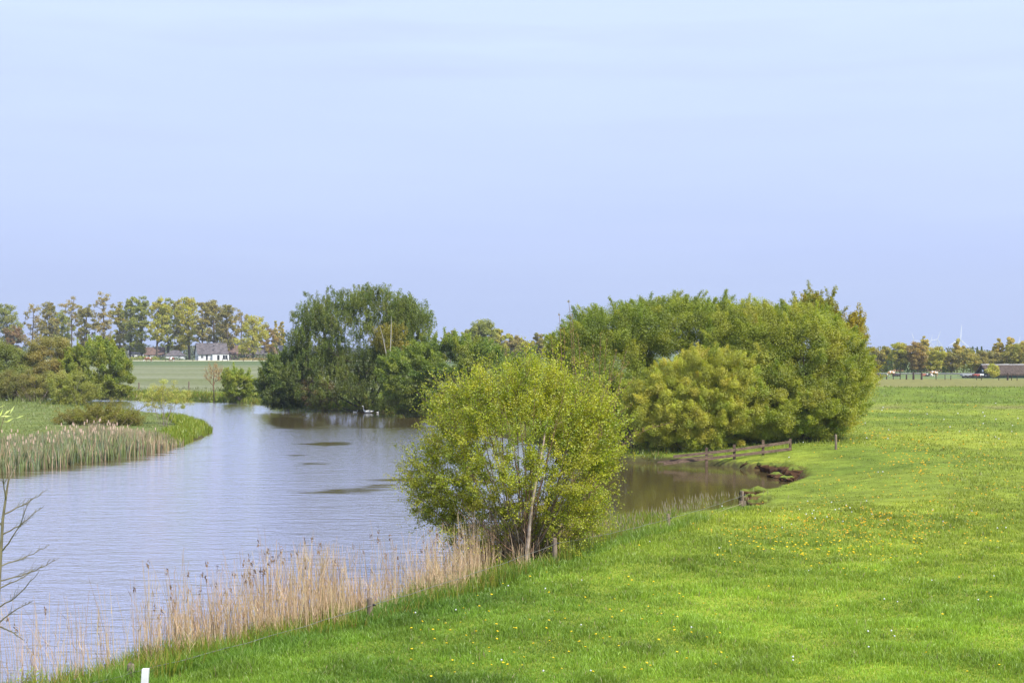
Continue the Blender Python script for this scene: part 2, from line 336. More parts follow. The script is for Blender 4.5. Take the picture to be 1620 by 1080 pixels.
# ------------------------------------------------------------------ plants
def leaves_mesh(rng, pos, nrm, length, width, color, along=None):
    """diamond shaped folded leaves"""
    n = len(pos)
    if along is None: along = rng.normal(size=(n, 3))
    nrm = nrm / (np.linalg.norm(nrm, axis=1, keepdims=True) + 1e-9)
    a = along - nrm * np.sum(along * nrm, 1, keepdims=True); a /= (np.linalg.norm(a, axis=1, keepdims=True) + 1e-9)
    b = np.cross(nrm, a)
    Ls = (length * rng.uniform(0.7, 1.3, n))[:, None]; Ws = (width * rng.uniform(0.7, 1.3, n))[:, None]
    V = np.stack([pos - a * Ls / 2, pos + b * Ws / 2 + nrm * Ws * 0.15, pos + a * Ls / 2, pos - b * Ws / 2 + nrm * Ws * 0.15], 1).reshape(-1, 3)
    Fq = (np.arange(n) * 4)[:, None] + np.array([[0, 1, 2, 3]])
    return V, Fq, np.repeat(color, 4, axis=0)
def unit(rng, n):
    v = rng.normal(size=(n, 3)); return v / np.linalg.norm(v, axis=1, keepdims=True)
LM, LS, PG = 3.6, 0.93, (1.95, 1.73, 0.82)
class Skel:
    def __init__(s): s.p = []; s.par = []; s.len = []
    def add(s, q, par):
        s.p.append(np.array(q, float)); s.par.append(par)
        s.len.append(0 if par < 0 else s.len[par] + np.linalg.norm(s.p[-1] - s.p[par])); return len(s.p) - 1
    def path(s, par, q, rng, seg, wob=0.08, up=0.15):
        a = s.p[par]; d = np.array(q) - a; Ld = np.linalg.norm(d); k = max(1, int(Ld / seg)); last = par
        bow = rng.normal(size=3) * wob * Ld; bow[2] += up * Ld * -1
        for i in range(1, k + 1):
            t = i / k; last = s.add(a + d * t + bow * math.sin(math.pi * t) * 0.6, last)
        return last
    def grow(s, targets, rng, seg, wob, kl=0.35, up=0.1, minlen=0.0):
        base = s.p[0]; order = np.argsort(np.linalg.norm(targets - base, axis=1)); ends = [0] * len(targets)
        for i in order:
            t = targets[i]; Pn = np.array(s.p); Ln = np.array(s.len)
            d = np.linalg.norm(Pn - t, axis=1); cost = d + kl * Ln + np.where(Pn[:, 2] > t[2] + 0.1 * d, 2.0 * d, 0) + np.where(Ln < minlen, 3 * d, 0)
            ends[i] = s.path(int(np.argmin(cost)), t, rng, seg, wob, up)
        return ends
    def mesh(s, r_tip, r_pow=0.5, k=4, rmax=None):
        n = len(s.p); cnt = np.zeros(n); hasch = np.zeros(n, bool)
        for i in range(n):
            if s.par[i] >= 0: hasch[s.par[i]] = True
        cnt[~hasch] = 1
        for i in range(n - 1, 0, -1): cnt[s.par[i]] += cnt[i]
        r = r_tip * cnt ** r_pow
        if rmax: r = np.minimum(r, rmax)
        Pn = np.array(s.p); ii = np.array([i for i in range(n) if s.par[i] >= 0]); pa = np.array([s.par[i] for i in ii])
        return tubes(Pn[pa], Pn[ii], np.minimum(r[pa], r[ii] * 1.35), r[ii], k)
def pal(rng, palette, n, jit=0.14):
    c = np.array(palette)[rng.randint(0, len(palette), n)] * np.array(PG)
    return c * (1 + rng.uniform(-jit, jit, (n, 1))) * (1 + rng.uniform(-jit / 2, jit / 2, (n, 3)))
def plant(name, label, cat, base, lobes, puffs, puff_r, lpp, leaf, palette, seed, group=None, bark=None, stems=1, trunk_frac=0.35, r_tip=0.012,
          shoots=0, shoot_len=0.8, droop=0.0, inner=0.5, k=4, seg=0.8, wob=0.10, parts=('trunk', 'crown'), rmax=None, squash=0.8, minz=None, rpow=0.5, leafw=0.55, spread=0.15, upb=0.6, kl=0.35, hole=None):
    rng = np.random.RandomState(seed); base = np.array(base, float); bark = bark or M_bark
    lob = np.array(lobes, float)
    vol = (lob[:, 3] * lob[:, 4] * lob[:, 5]) ** (2 / 3.); vol /= vol.sum()
    cen = []; tries = 0
    if minz is None: minz = base[2] + 0.2
    while len(cen) < puffs and tries < puffs * 60:
        tries += 1; i = rng.choice(len(lob), p=vol); u = unit(rng, 1)[0]
        rad = inner + (1 - inner) * rng.rand() ** 0.6
        q = lob[i, :3] + u * lob[i, 3:] * rad
        if q[2] < minz: continue
        if hole is not None and q[1] < lob[0, 1] - .2 and hole[2] < q[2] - base[2] < hole[3] and abs(q[0] - hole[0]) < hole[1] * (.35 + .65 * (q[2] - base[2] - hole[2]) / (hole[3] - hole[2])) and rng.rand() < .8: continue
        if any(np.sum(((q - lob[j, :3]) / lob[j, 3:]) ** 2) < (inner * .8) ** 2 for j in range(len(lob)) if j != i): continue
        cen.append(q)
    cen = np.array(cen); n = len(cen)
    sk = Skel(); sk.add(base - np.array([0, 0, 0.3]), -1)
    top = cen[np.argmax(cen[:, 2])]
    if stems == 1:
        mid = np.array([lerp(base[0], cen[:, 0].mean(), .5), lerp(base[1], cen[:, 1].mean(), .5), lerp(base[2], top[2], trunk_frac)])
        i0 = sk.path(0, mid, rng, seg, 0.02, 0); tp = lerp(mid, np.array([cen[:, 0].mean(), cen[:, 1].mean(), top[2]]), 0.75); sk.path(i0, tp, rng, seg, 0.05, 0)
        ml = (mid[2] - base[2]) * 0.85
    else:
        ml = 0
        pick = rng.choice(n, min(stems, n), replace=False)
        for j in pick:
            b0 = sk.add(base + np.array([rng.normal() * spread, rng.normal() * spread, -0.2]), 0)
            sk.path(b0, lerp(base, cen[j], 0.92), rng, seg, wob * 0.7, 0.12)
    sk.grow(cen, rng, seg, wob, kl=kl, minlen=ml)
    root = empty(name, tuple(base)); tag(root, label, cat, group)
    SV, SF = sk.mesh(r_tip, rpow, k, rmax); extraV = [SV]; extraF = [SF]; off = len(SV)
    # leaves
    lpp = lpp * LM; n_l = rng.poisson(lpp, n); leaf = leaf * LS; idx = np.repeat(np.arange(n), n_l); tot = len(idx)
    pr = puff_r * rng.uniform(0.7, 1.35, n)
    pc = pal(rng, palette, n, 0.10)
    u = unit(rng, tot); rr = rng.rand(tot) ** 0.45
    pos = cen[idx] + u * (rr * pr[idx])[:, None] * np.array([1, 1, squash])
    nr = u * 0.8 + np.array([0, 0, upb]) + rng.normal(size=(tot, 3)) * 0.7
    along = rng.normal(size=(tot, 3))
    if droop > 0:
        ns = 9; sid = rng.randint(0, ns, tot); sp = unit(rng, n * ns).reshape(n, ns, 3) * (0.85 * pr)[:, None, None]
        s0 = cen[idx] + sp[idx, sid]; t = rng.rand(tot)
        pos = s0 + np.stack([rng.normal(size=tot) * 0.10, rng.normal(size=tot) * 0.10, -t * droop * rng.uniform(.5, 1.2, (n, ns))[idx, sid]], 1)
        along = np.array([0, 0, -1.0]) + rng.normal(size=(tot, 3)) * 0.35; nr = rng.normal(size=(tot, 3)) + np.array([0, 0, 0.5])
    cc = pc[idx] * (1 + rng.uniform(-0.18, 0.18, (tot, 1)))
    if shoots:
        cl = lob[:, :3].mean(0); ctr = np.array([cl[0], cl[1], lerp(base[2], cl[2], 0.6)])
        sA, sB, lp, lc = [], [], [], []
        for j in range(n):
            for q in range(shoots):
                d = cen[j] - ctr; d = d / (np.linalg.norm(d) + 1e-6) + rng.normal(size=3) * 0.45 + np.array([0, 0, 0.45]); d /= np.linalg.norm(d)
                Ls = shoot_len * rng.uniform(0.3, 1.7); s = cen[j]; Ls += pr[j] * .4; e2 = s + d * Ls
                sA.append(s); sB.append(e2); m_ = max(5, int(lpp * 0.35))
                t = rng.rand(m_) ** 0.8
                lp.append(s + d * (t[:, None] * Ls) + rng.normal(size=(m_, 3)) * 0.055 * (leaf / 0.06) ** 0.5); lc.append(np.repeat(pc[j:j + 1], m_, 0) * rng.uniform(0.9, 1.25, (m_, 1)))
        sV, sF = tubes(sA, sB, np.full(len(sA), r_tip * 0.8), np.full(len(sA), r_tip * 0.4), 3); extraV.append(sV); extraF.append(None)
        lp = np.concatenate(lp); pos = np.concatenate([pos, lp]); cc = np.concatenate([cc, np.concatenate(lc)])
        nr = np.concatenate([nr, rng.normal(size=(len(lp), 3)) + np.array([0, 0, 0.7])]); along = np.concatenate([along, rng.normal(size=(len(lp), 3))])
        Vt = np.concatenate([SV, sV]); o = npmesh(parts[0], Vt - base, [SF, sF + len(SV)], bark, root, smooth=True)
    else:
        o = npmesh(parts[0], SV - base, [SF], bark, root, smooth=True)
    ok = pos[:, 2] > minz - 0.3; pos = pos[ok]; nr = nr[ok]; along = along[ok]; cc = cc[ok]
    V, Fq, cv = leaves_mesh(rng, pos, nr, leaf, leaf * leafw, cc, along)
    npmesh(parts[1], V - base, [Fq], M_leaf, root, color=cv)
    return root
def lobe(px, py, rx, ry, D, rd):
    c = A(px, py, D); return (c[0], c[1], c[2], rx / F * D, rd, ry / F * D)

YG = [(0.13, 0.19, 0.022), (0.19, 0.24, 0.028), (0.10, 0.16, 0.02)]
SH = ('stems', 'foliage')
exec_plants = True
# --- the big yellow-green shrub on the near bank
b = P(828, 892, -0.35); D = b[1]
near_shrub = plant('willow_shrub', 'large round many-stemmed yellow-green shrub standing in the reeds on the near bank', 'shrub', b,
      [lobe(820, 715, 138, 120, D + .6, 2.4), lobe(715, 755, 62, 80, D + 1, 1.4), lobe(880, 760, 85, 85, D + .3, 1.6), lobe(722, 655, 44, 42, D + .8, 1.1), lobe(905, 655, 60, 62, D + .8, 1.3), lobe(845, 622, 60, 50, D + .6, 1.4), lobe(775, 640, 45, 55, D + .2, 1.2), lobe(680, 770, 36, 60, D + 1, 1.1), lobe(940, 700, 42, 60, D + .5, 1.1), lobe(760, 830, 60, 45, D + .6, 1.2), lobe(890, 830, 60, 40, D + .6, 1.2)],
      1120, 0.19, 17, 0.078, [(0.21, 0.265, 0.026), (0.28, 0.325, 0.036), (0.15, 0.215, 0.022), (0.23, 0.275, 0.034)], 11, stems=60, bark=M_twig, r_tip=0.0055, shoots=3, shoot_len=0.6, inner=0.55, k=5, seg=0.30, wob=0.05, parts=SH, spread=0.22, rmax=0.05, rpow=0.46, kl=0.15, hole=(b[0] + .1, 0.45, 0.2, 2.7))
def stem_part(parent, pts, rad, m, name='stem', k=8):
    pb = np.array(parent.location); pts = np.array(pts); n = len(pts); V, Fc = tubes(pts[:-1] - pb, pts[1:] - pb, np.array(rad[:-1]), np.array(rad[1:]), k)
    return npmesh(name, V, [Fc], m, parent, smooth=True)
D0 = D - 0.5
o = stem_part(near_shrub, [A(830, 905, D0), A(836, 850, D0 - .2), A(841, 800, D0 - .45), A(851, 745, D0 - .75), A(860, 700, D0 - .7), A(864, 672, D0 - .3)], [.07, .058, .05, .04, .026, .01], M_palebark)
tag(o, 'pale pinkish leaning stem, thickest of the shrub')
rng = np.random.RandomState(44)
for (tx, ty) in ((738, 742), (752, 700), (768, 668), (782, 720), (796, 640), (812, 690), (822, 655), (846, 630), (880, 660), (902, 690), (925, 735), (905, 770), (770, 790), (728, 800), (892, 620), (935, 700)):
    a = A(828 + rng.uniform(-16, 22), 888, D0 + .3); t = A(tx, ty, D0 - rng.uniform(.2, 1.1)); n_ = 9; bow = rng.normal(size=3) * .10 + np.array([0, 0, -.12]); f_ = np.linspace(0, 1, n_)
    pts_ = [a + (t - a) * f + bow * math.sin(math.pi * f) + rng.normal(size=3) * .012 * (f > 0) for f in f_]; r0_ = rng.uniform(.017, .028)
    stem_part(near_shrub, pts_, [lerp(r0_, .006, f) for f in f_], M_twigred if rng.rand() < .5 else M_barkgrey, 'stem', 5)
o = stem_part(near_shrub, [A(880, 900, D0 + .5), A(878, 850, D0 + .55), A(874, 810, D0 + .7), A(880, 770, D0 + 1)], [.075, .07, .05, .02], M_post)

# --- sparse budding shrub behind it
b = P(925, 838, -0.6); D = b[1]
rng = np.random.RandomState(5)
root = tag(empty('budding_shrub', tuple(b)), 'sparse upright shrub of bare reddish branches with tiny buds, rising behind the round shrub', 'shrub')
sA, sB, rA, rB, lp = [], [], [], [], []
tips = [(900, 478), (893, 520), (915, 530), (872, 535), (880, 560), (938, 548), (950, 530), (975, 555), (990, 555), (985, 590), (965, 575), (1003, 600), (1000, 640), (1062, 668), (905, 500), (860, 590), (930, 580), (925, 560), (885, 500), (960, 540), (995, 575)]
for (px, py) in tips:
    t = A(px, py, D + rng.uniform(-1.2, 1.2)); a = b + np.array([rng.normal() * .15, rng.normal() * .15, 0]); prev = a; n_ = 14
    Lg = np.linalg.norm(t - a); bow = np.array([-.5, rng.normal() * .1, 0.16 * Lg]) if px > 990 else rng.normal(size=3) * 0.12
    for i in range(1, n_ + 1):
        f = i / n_; q = a + (t - a) * f + bow * math.sin(math.pi * f) + rng.normal(size=3) * 0.012
        sA.append(prev); sB.append(q); rA.append(0.018 * (1 - f) + .008); rB.append(0.018 * (1 - f) * .9 + .007)
        if f > 0.35:
            for _ in range(3):
                d = (t - a) / Lg * 0.7 + unit(rng, 1)[0] * 0.7 + np.array([0, 0, .3]); d /= np.linalg.norm(d); Lt = rng.uniform(.15, .55) * (1.25 - f)
                e2 = q + d * Lt; sA.append(q); sB.append(e2); rA.append(.007); rB.append(.004)
                m_ = rng.randint(5, 11); lp.append(q + d * (rng.rand(m_, 1) * Lt) + rng.normal(size=(m_, 3)) * .018)
        prev = q
V, Fc = tubes(np.array(sA) - b, np.array(sB) - b, rA, rB, 4); npmesh('stems', V, [Fc], M_twigred, root, smooth=True)
lp = np.concatenate(lp); V, Fq, cv = leaves_mesh(rng, lp - b, rng.normal(size=lp.shape) + [0, -.3, .6], .042, .026, pal(rng, [(.23, .20, .04), (.20, .17, .04), (.15, .18, .03)], len(lp)))
npmesh('buds', V, [Fq], M_leaf, root, color=cv)

# --- right hand clump
plant('willow_tree', 'broad dark green willow at the left of the right-hand clump with long flat crown', 'tree', P(1010, 706, -.2) + [0, 4, 0],
      [lobe(1000, 580, 135, 95, 112, 4.5), lobe(1090, 560, 120, 88, 113, 4.2), lobe(920, 590, 50, 80, 112, 3.0), lobe(1000, 640, 110, 60, 112, 4), lobe(950, 530, 60, 40, 113, 3.5), lobe(1040, 520, 70, 42, 113, 4), lobe(960, 600, 60, 55, 110, 3), lobe(920, 560, 52, 50, 112, 3), lobe(960, 625, 55, 45, 107, 2.5), lobe(1085, 525, 70, 48, 113, 4), lobe(985, 530, 75, 48, 113, 4), lobe(1130, 520, 50, 40, 112, 4)],
      800, .85, 190, .115, [(0.13, 0.185, 0.02), (0.165, 0.22, 0.025), (0.20, 0.25, 0.035), (0.11, 0.165, 0.018)], 21, stems=14, r_tip=.014, shoots=1, shoot_len=.6, inner=.66, parts=('trunk', 'crown'), rmax=.22, seg=1.0)
plant('willow_tree', 'huge domed green willow at the right end of the clump beside the meadow', 'tree', P(1275, 700, 0) + [0, 2, 0],
      [lobe(1255, 590, 112, 105, 106, 5), lobe(1190, 560, 75, 80, 108, 4.5), lobe(1320, 600, 52, 75, 105, 3.5), lobe(1215, 640, 80, 60, 103, 3.2), lobe(1290, 640, 62, 50, 103, 3)],
      950, .78, 190, .115, [(0.165, 0.215, 0.025), (0.21, 0.255, 0.04), (0.13, 0.185, 0.018), (0.24, 0.28, 0.06)], 22, stems=16, r_tip=.014, shoots=1, shoot_len=.55, inner=.68, rmax=.25, seg=1.0)
plant('oak_tree', 'golden green oak showing behind the top right of the domed willow', 'tree', P(1310, 680, 0),
      [lobe(1290, 500, 36, 34, 118, 2.2), lobe(1335, 545, 38, 55, 117, 2.5), lobe(1352, 590, 26, 40, 116, 2)],
      120, .6, 110, .15, [(0.215, 0.205, 0.014), (0.19, 0.20, 0.016), (0.15, 0.18, 0.015)], 23, stems=1, r_tip=.02, shoots=2, shoot_len=.8, inner=.5)
plant('willow_shrub', 'bright yellow-green rounded shrub in front of the clump above the rail fence', 'shrub', P(1110, 716, -.7),
      [lobe(1110, 640, 102, 88, 102.5, 3.4), lobe(1150, 625, 55, 72, 102, 3), lobe(1050, 650, 65, 62, 102.5, 3)],
      620, .50, 165, .092, [(0.25, 0.295, 0.05), (0.31, 0.345, 0.08), (0.20, 0.25, 0.04)], 24, stems=40, r_tip=.007, shoots=1, shoot_len=.42, inner=.66, parts=SH, bark=M_twig, rmax=.06, seg=.6)
# --- far bank willows
plant('weeping_willow', 'tallest dark green willow on the far bank with loose drooping branches', 'tree', P(575, 646, -.8) + [0, 3, 0],
      [lobe(560, 525, 95, 78, 184, 6.5), lobe(640, 525, 50, 62, 184, 5), lobe(500, 540, 48, 65, 184, 5), lobe(600, 490, 55, 42, 184, 5), lobe(525, 498, 52, 44, 184, 4.5), lobe(655, 505, 32, 40, 184, 4), lobe(520, 590, 70, 50, 182, 5.5), lobe(600, 600, 60, 50, 181, 4.5)],
      640, .95, 95, .22, [(0.085, 0.125, 0.022), (0.11, 0.155, 0.026), (0.07, 0.11, 0.018), (0.13, 0.17, 0.035)], 31, stems=9, r_tip=.02, droop=1.0, inner=.5, rmax=.4, seg=1.6, leafw=.4)
plant('riverside_bush', 'dark green rounded bush at the left foot of the drooping willow', 'bush', P(450, 642, -.8) + [0, 2, 0],
      [lobe(458, 600, 45, 42, 184, 4), lobe(440, 612, 30, 30, 183, 3)], 130, .8, 110, .22, [(0.06, 0.105, 0.02), (0.085, 0.13, 0.025), (0.10, 0.145, 0.03)], 32, stems=12, r_tip=.012, inner=.7, parts=SH, shoots=1)
plant('riverside_bush', 'brownish twiggy bush hanging over the water below the drooping willow', 'bush', P(515, 645, -1.) + [0, 1, 0],
      [lobe(505, 618, 32, 26, 179, 2.5)], 50, .5, 26, .2, [(0.09, 0.11, 0.035), (0.12, 0.10, 0.05)], 33, stems=26, r_tip=.016, inner=.5, parts=SH, bark=M_twigred)
broot = plant('birch_tree', 'slender birch with two white trunks and thin yellowish leaves inside the willow group', 'tree', P(617, 640, -.5),
      [lobe(615, 535, 28, 36, 178.5, 1.6), lobe(605, 525, 18, 20, 178.5, 1.5)], 50, .6, 45, .2, [(0.20, 0.20, 0.03), (0.16, 0.17, 0.028)], 34, stems=1, r_tip=.008, inner=.3, droop=.8)
for pts in ([(616, 640), (613, 580), (611, 560), (606, 535), (601, 515)], [(616, 640), (616, 575), (618, 545), (619, 515), (619, 500)]):
    stem_part(broot, [A(p[0], p[1], 176.2) for p in pts], [.085, .075, .06, .04, .02], M_birch, 'stem', 6)
plant('riverside_bush', 'wide mid-green bush on the far bank right of the drooping willow', 'bush', P(700, 655, -.7) + [0, 6, 0],
      [lobe(705, 590, 85, 50, 168, 5), lobe(650, 600, 45, 45, 168, 4), lobe(765, 590, 42, 45, 166, 4), lobe(720, 570, 50, 35, 170, 4), lobe(822, 602, 42, 42, 158, 3)],
      300, .75, 120, .2, [(0.10, 0.16, 0.02), (0.13, 0.19, 0.025), (0.155, 0.205, 0.03), (0.085, 0.14, 0.02)], 35, stems=16, r_tip=.014, inner=.72, parts=SH, shoots=2, shoot_len=.9)
plant('riverside_bush', 'low greyish green bush touching the water at the foot of the mid-green bush', 'bush', P(640, 652, -1.),
      [lobe(632, 632, 26, 20, 170, 2), lobe(655, 640, 22, 14, 169, 1.6)], 50, .55, 90, .18, [(0.13, 0.175, 0.05), (0.16, 0.20, 0.06)], 36, stems=10, r_tip=.012, inner=.5, parts=SH)
# --- left side
plant('willow_shrub', 'rounded bright green willow bush at the right of the left-hand group', 'bush', P(155, 628, -.7) + [0, 2, 0],
      [lobe(150, 582, 48, 44, 222, 4.5), lobe(180, 592, 30, 36, 222, 3.5)], 210, .8, 105, .24, [(0.15, 0.20, 0.02), (0.19, 0.235, 0.028), (0.12, 0.175, 0.02)], 41, stems=12, r_tip=.014, inner=.72, parts=SH, shoots=1)
plant('willow_shrub', 'greyish tan willow bush with few leaves behind the left-hand group', 'bush', P(75, 630, -.7) + [0, 4, 0],
      [lobe(78, 572, 40, 40, 224, 4.5), lobe(55, 585, 35, 35, 224, 3.5), lobe(85, 600, 40, 30, 222, 3.5)], 220, .85, 95, .22, [(0.22, 0.21, 0.09), (0.19, 0.19, 0.075), (0.16, 0.17, 0.06)], 42, stems=20, r_tip=.02, inner=.6, parts=SH, bark=M_barkgrey)
plant('willow_shrub', 'dull green willow bush cut by the left edge of the picture', 'bush', P(12, 633, -.7) + [0, 3, 0],
      [lobe(8, 590, 40, 42, 220, 4), lobe(-30, 580, 45, 50, 220, 4)], 240, .85, 100, .22, [(0.15, 0.19, 0.055), (0.12, 0.16, 0.035)], 43, stems=14, r_tip=.016, inner=.65, parts=SH)
plant('willow_shrub', 'brownish green tangled bush standing in the water behind the peninsula grass', 'bush', P(55, 641, -1.0),
      [lobe(50, 612, 48, 26, 204, 3), lobe(20, 612, 40, 24, 205, 3)], 210, .65, 75, .18, [(0.17, 0.18, 0.06), (0.14, 0.155, 0.05)], 44, stems=34, r_tip=.016, inner=.45, parts=SH, bark=M_bark)
plant('willow_shrub', 'pale silvery green loose bush at the back edge of the peninsula', 'bush', P(120, 645, -1.0),
      [lobe(118, 618, 40, 26, 192, 2.5), lobe(100, 605, 22, 16, 193, 2)], 110, .6, 60, .18, [(0.22, 0.26, 0.10), (0.18, 0.215, 0.06)], 45, stems=24, r_tip=.014, inner=.45, parts=SH, bark=M_barkgrey, shoots=1)
plant('willow_shrub', 'low olive brown bush in the middle of the peninsula behind the reeds', 'bush', P(165, 682, -.7),
      [lobe(165, 662, 42, 22, 137, 2), lobe(200, 664, 28, 16, 136, 1.6), lobe(120, 664, 30, 14, 138, 1.5)], 170, .4, 45, .13, [(0.16, 0.175, 0.03), (0.13, 0.14, 0.03), (0.14, 0.145, 0.045)], 46, stems=44, r_tip=.009, inner=.3, parts=SH, bark=M_twig, shoots=1)
plant('willow_shrub', 'thin pale-leaved shrub with bare grey stems near the tip of the peninsula', 'shrub', P(262, 676, -.8),
      [lobe(262, 622, 34, 24, 140, 1.6), lobe(285, 632, 22, 16, 140, 1.4), lobe(240, 632, 20, 18, 140, 1.4)], 90, .34, 30, .12, [(0.30, 0.33, 0.16), (0.24, 0.28, 0.10)], 47, stems=14, r_tip=.010, inner=.4, parts=SH, bark=M_barkgrey, rmax=.05)
plant('field_bush', 'small fresh green bush alone on the far bank right of the bare sapling', 'bush', P(375, 630, -.4) + [0, 2, 0],
      [lobe(375, 607, 24, 22, 213, 2.4)], 90, .5, 85, .2, [(0.14, 0.20, 0.025), (0.18, 0.235, 0.035)], 48, stems=10, r_tip=.012, inner=.6, parts=SH, shoots=1)
b = A(338, 620, 216); b[2] = hz(b[0], b[1])
plant('sapling', 'small bare brown sapling with a fan of twigs on the far bank', 'tree', b,
      [lobe(338, 592, 15, 15, 216, 1.4)], 60, .3, 5, .12, [(0.28, 0.21, 0.13)], 49, stems=1, trunk_frac=.3, r_tip=.016, inner=.4, bark=M_twigred, shoots=2, shoot_len=.6)

# --- bare young tree at the left edge, close to the camera
b = np.array([-7.15, 20.0, hz(-7.15, 20.0)]); rng = np.random.RandomState(77)
root = tag(empty('bare_tree', tuple(b)), 'leafless young tree with thin drooping side branches at the left edge', 'tree')
sA, sB, rA, rB = [], [], [], []
def limb(a, t, r0, r1, n_, sag, tw, lvl=0):
    prev = a; d = t - a; Lg = np.linalg.norm(d)
    for i in range(1, n_ + 1):
        f = i / n_; q = a + d * f + np.array([0, 0, sag * Lg * math.sin(math.pi * f)]) + rng.normal(size=3) * 0.008 * Lg
        sA.append(prev); sB.append(q); rA.append(lerp(r0, r1, (i - 1) / n_)); rB.append(lerp(r0, r1, f))
        if lvl < 2 and f > .2:
            for _ in range(tw):
                if rng.rand() < 0.75:
                    dd = d / Lg * 1.0 + unit(rng, 1)[0] * 0.65 + np.array([0, 0, .25]); dd /= np.linalg.norm(dd); lt = Lg * rng.uniform(.12, .32) * (1.2 - f)
                    limb(q, q + dd * lt, max(r1 * .8, .0025), .0015, 4, .02, 1, lvl + 1)
        prev = q
trunk = [np.array(b) - [0, 0, .2]] + [A(p[0], p[1], 20.0) for p in ((-2, 1080), (-3, 960), (1, 890), (5, 820), (12, 770), (16, 748), (17, 715))]
rr = [.05, .034, .028, .025, .021, .015, .009, .003]
for i in range(len(trunk) - 1): sA.append(trunk[i]); sB.append(trunk[i + 1]); rA.append(rr[i]); rB.append(rr[i + 1])
for (a, t, s) in (((8, 812), (74, 775), -.03), ((4, 845), (70, 800), -.05), ((5, 870), (50, 790), -.06), ((-3, 895), (78, 862), -.04), ((-3, 918), (92, 884), -.05), ((-3, 960), (60, 905), -.08),
                  ((-3, 930), (55, 900), -.05), ((-3, 985), (52, 950), .03), ((0, 990), (38, 1012), .06), ((-3, 850), (-40, 800), 0), ((0, 880), (-60, 840), 0), ((3, 830), (-50, 760), 0), ((14, 760), (26, 735), 0), ((10, 790), (2, 730), 0), ((-3, 930), (-70, 900), 0)):
    limb(A(a[0], a[1], 20.0), A(t[0], t[1], 20.0 + rng.uniform(-.5, .5)), .012, .0035, 10, s, 3)
V, Fc = tubes(np.array(sA) - b, np.array(sB) - b, rA, rB, 5); npmesh('trunk', V, [Fc], mat('bark_young', (0.20, 0.18, 0.11), .8, .25, 12), root, smooth=True)
# small leafy willow shoots poking in at the left edge
for (lab, px, py, D_, nn, cl) in (('small green leafy shoot at the bottom left corner', 35, 1068, 22.0, 26, (0.17, 0.24, 0.03)), ('twig with silvery narrow leaves entering at the left edge above the reeds', -6, 655, 16.0, 30, (0.40, 0.48, 0.33))):
    t = A(px, py, D_); g0 = np.array([t[0] - .3, D_, hz(t[0] - .3, D_)])
    if px > 0: g0[0] = t[0]
    r2 = tag(empty('willow_shoot', tuple(g0)), lab, 'plant'); k_ = 5
    ss = [(g0, t)] + [(lerp(g0, t, .93), t + rng.normal(size=3) * [.1, .05, .05] + [0, 0, -.03]) for _ in range(4)]
    V, Fc = tubes([s[0] - g0 for s in ss], [s[1] - g0 for s in ss], [.012] + [.004] * 4, [.004] + [.002] * 4, 5); npmesh('stems', V, [Fc], M_twig, r2, smooth=True)
    q = t + rng.normal(size=(nn, 3)) * [.10, .05, .07]; al = (q - (t - [0, 0, .1])) + rng.normal(size=(nn, 3)) * .03
    V, Fq, cv = leaves_mesh(rng, q - g0, rng.normal(size=(nn, 3)) + [0, -.5, .5], .10, .022, pal(rng, [cl], nn), al); npmesh('foliage', V, [Fq], M_leaf, r2, color=cv)

# --- distant trees: (px, top_py, width_px, base_py_of_crown, colour key, style, label)
K = {'g': [(0.12, 0.165, 0.03), (0.145, 0.185, 0.035)], 'y': [(0.22, 0.25, 0.04), (0.26, 0.28, 0.05)], 'o': [(0.16, 0.17, 0.035), (0.19, 0.185, 0.04)], 'b': [(0.145, 0.135, 0.06), (0.13, 0.13, 0.055), (0.15, 0.15, 0.055)],
     'r': [(0.18, 0.125, 0.055), (0.15, 0.11, 0.05)], 'w': [(0.32, 0.30, 0.14), (0.28, 0.27, 0.11)], 'p': [(0.13, 0.06, 0.06), (0.10, 0.055, 0.05)], 'd': [(0.045, 0.08, 0.03), (0.06, 0.10, 0.035)], 't': [(0.20, 0.17, 0.11), (0.18, 0.16, 0.10)]}
K = {k_: [tuple(1.28 * lerp(x_, m_, .38 if k_ != 'd' else 0) for x_, m_ in zip(c_, (.165, .17, .06))) for c_ in v_] for k_, v_ in K.items()}  # some distance haze put into the palettes: lightened, pulled towards one dull tone
def far_tree(px, top, w, low, key, D_, label, seed, dens=1.0, group=None, base_z=None, narrow=False, bark=None, trunkr=1.0):
    x = (px - 810) / F * D_; g0 = hz(x, D_) if base_z is None else base_z
    topz = A(px, top, D_)[2]; lowz = A(px, low, D_)[2]; rx = w / 2 / F * D_; h = topz - lowz
    lobes = []
    rng = np.random.RandomState(seed)
    if narrow: lobes = [(x, D_, lerp(lowz, topz, .46), rx * .8, rx * .8, h * .54), (x, D_, lerp(lowz, topz, .32), rx, rx, h * .34)]
    else:
        for u_, r_ in ((.12, .75), (.32, .95), (.52, 1.0), (.72, .95), (.87, .7)): lobes.append((x + rng.uniform(-.25, .25) * rx, D_ + rng.uniform(-.3, .3) * rx, lerp(lowz, topz, u_), rx * r_, rx * r_, h * .13))
    area = w * (low - top) * (D_ / 500.) ** 0
    w *= 1.1; n_p = int(np.clip(area / 15 * dens, 30, 220)); pr = max(rx * .21, 0.7) if not narrow else .5
    return plant('tree' if not narrow else 'poplar_tree', label, 'tree', (x, D_, g0), lobes, n_p, pr, 26 * min(dens, 1.1), 0.00125 * D_, K[key], seed, group=group, stems=1, trunk_frac=.45, r_tip=.035 * trunkr * D_ / 500, inner=.25, seg=2.0, wob=.12, bark=bark or M_bark, minz=max(lowz - 1, g0 + .5), kl=.3 if not narrow else .05, rmax=.5)
GL = 'trees in the tall row beyond the left field'
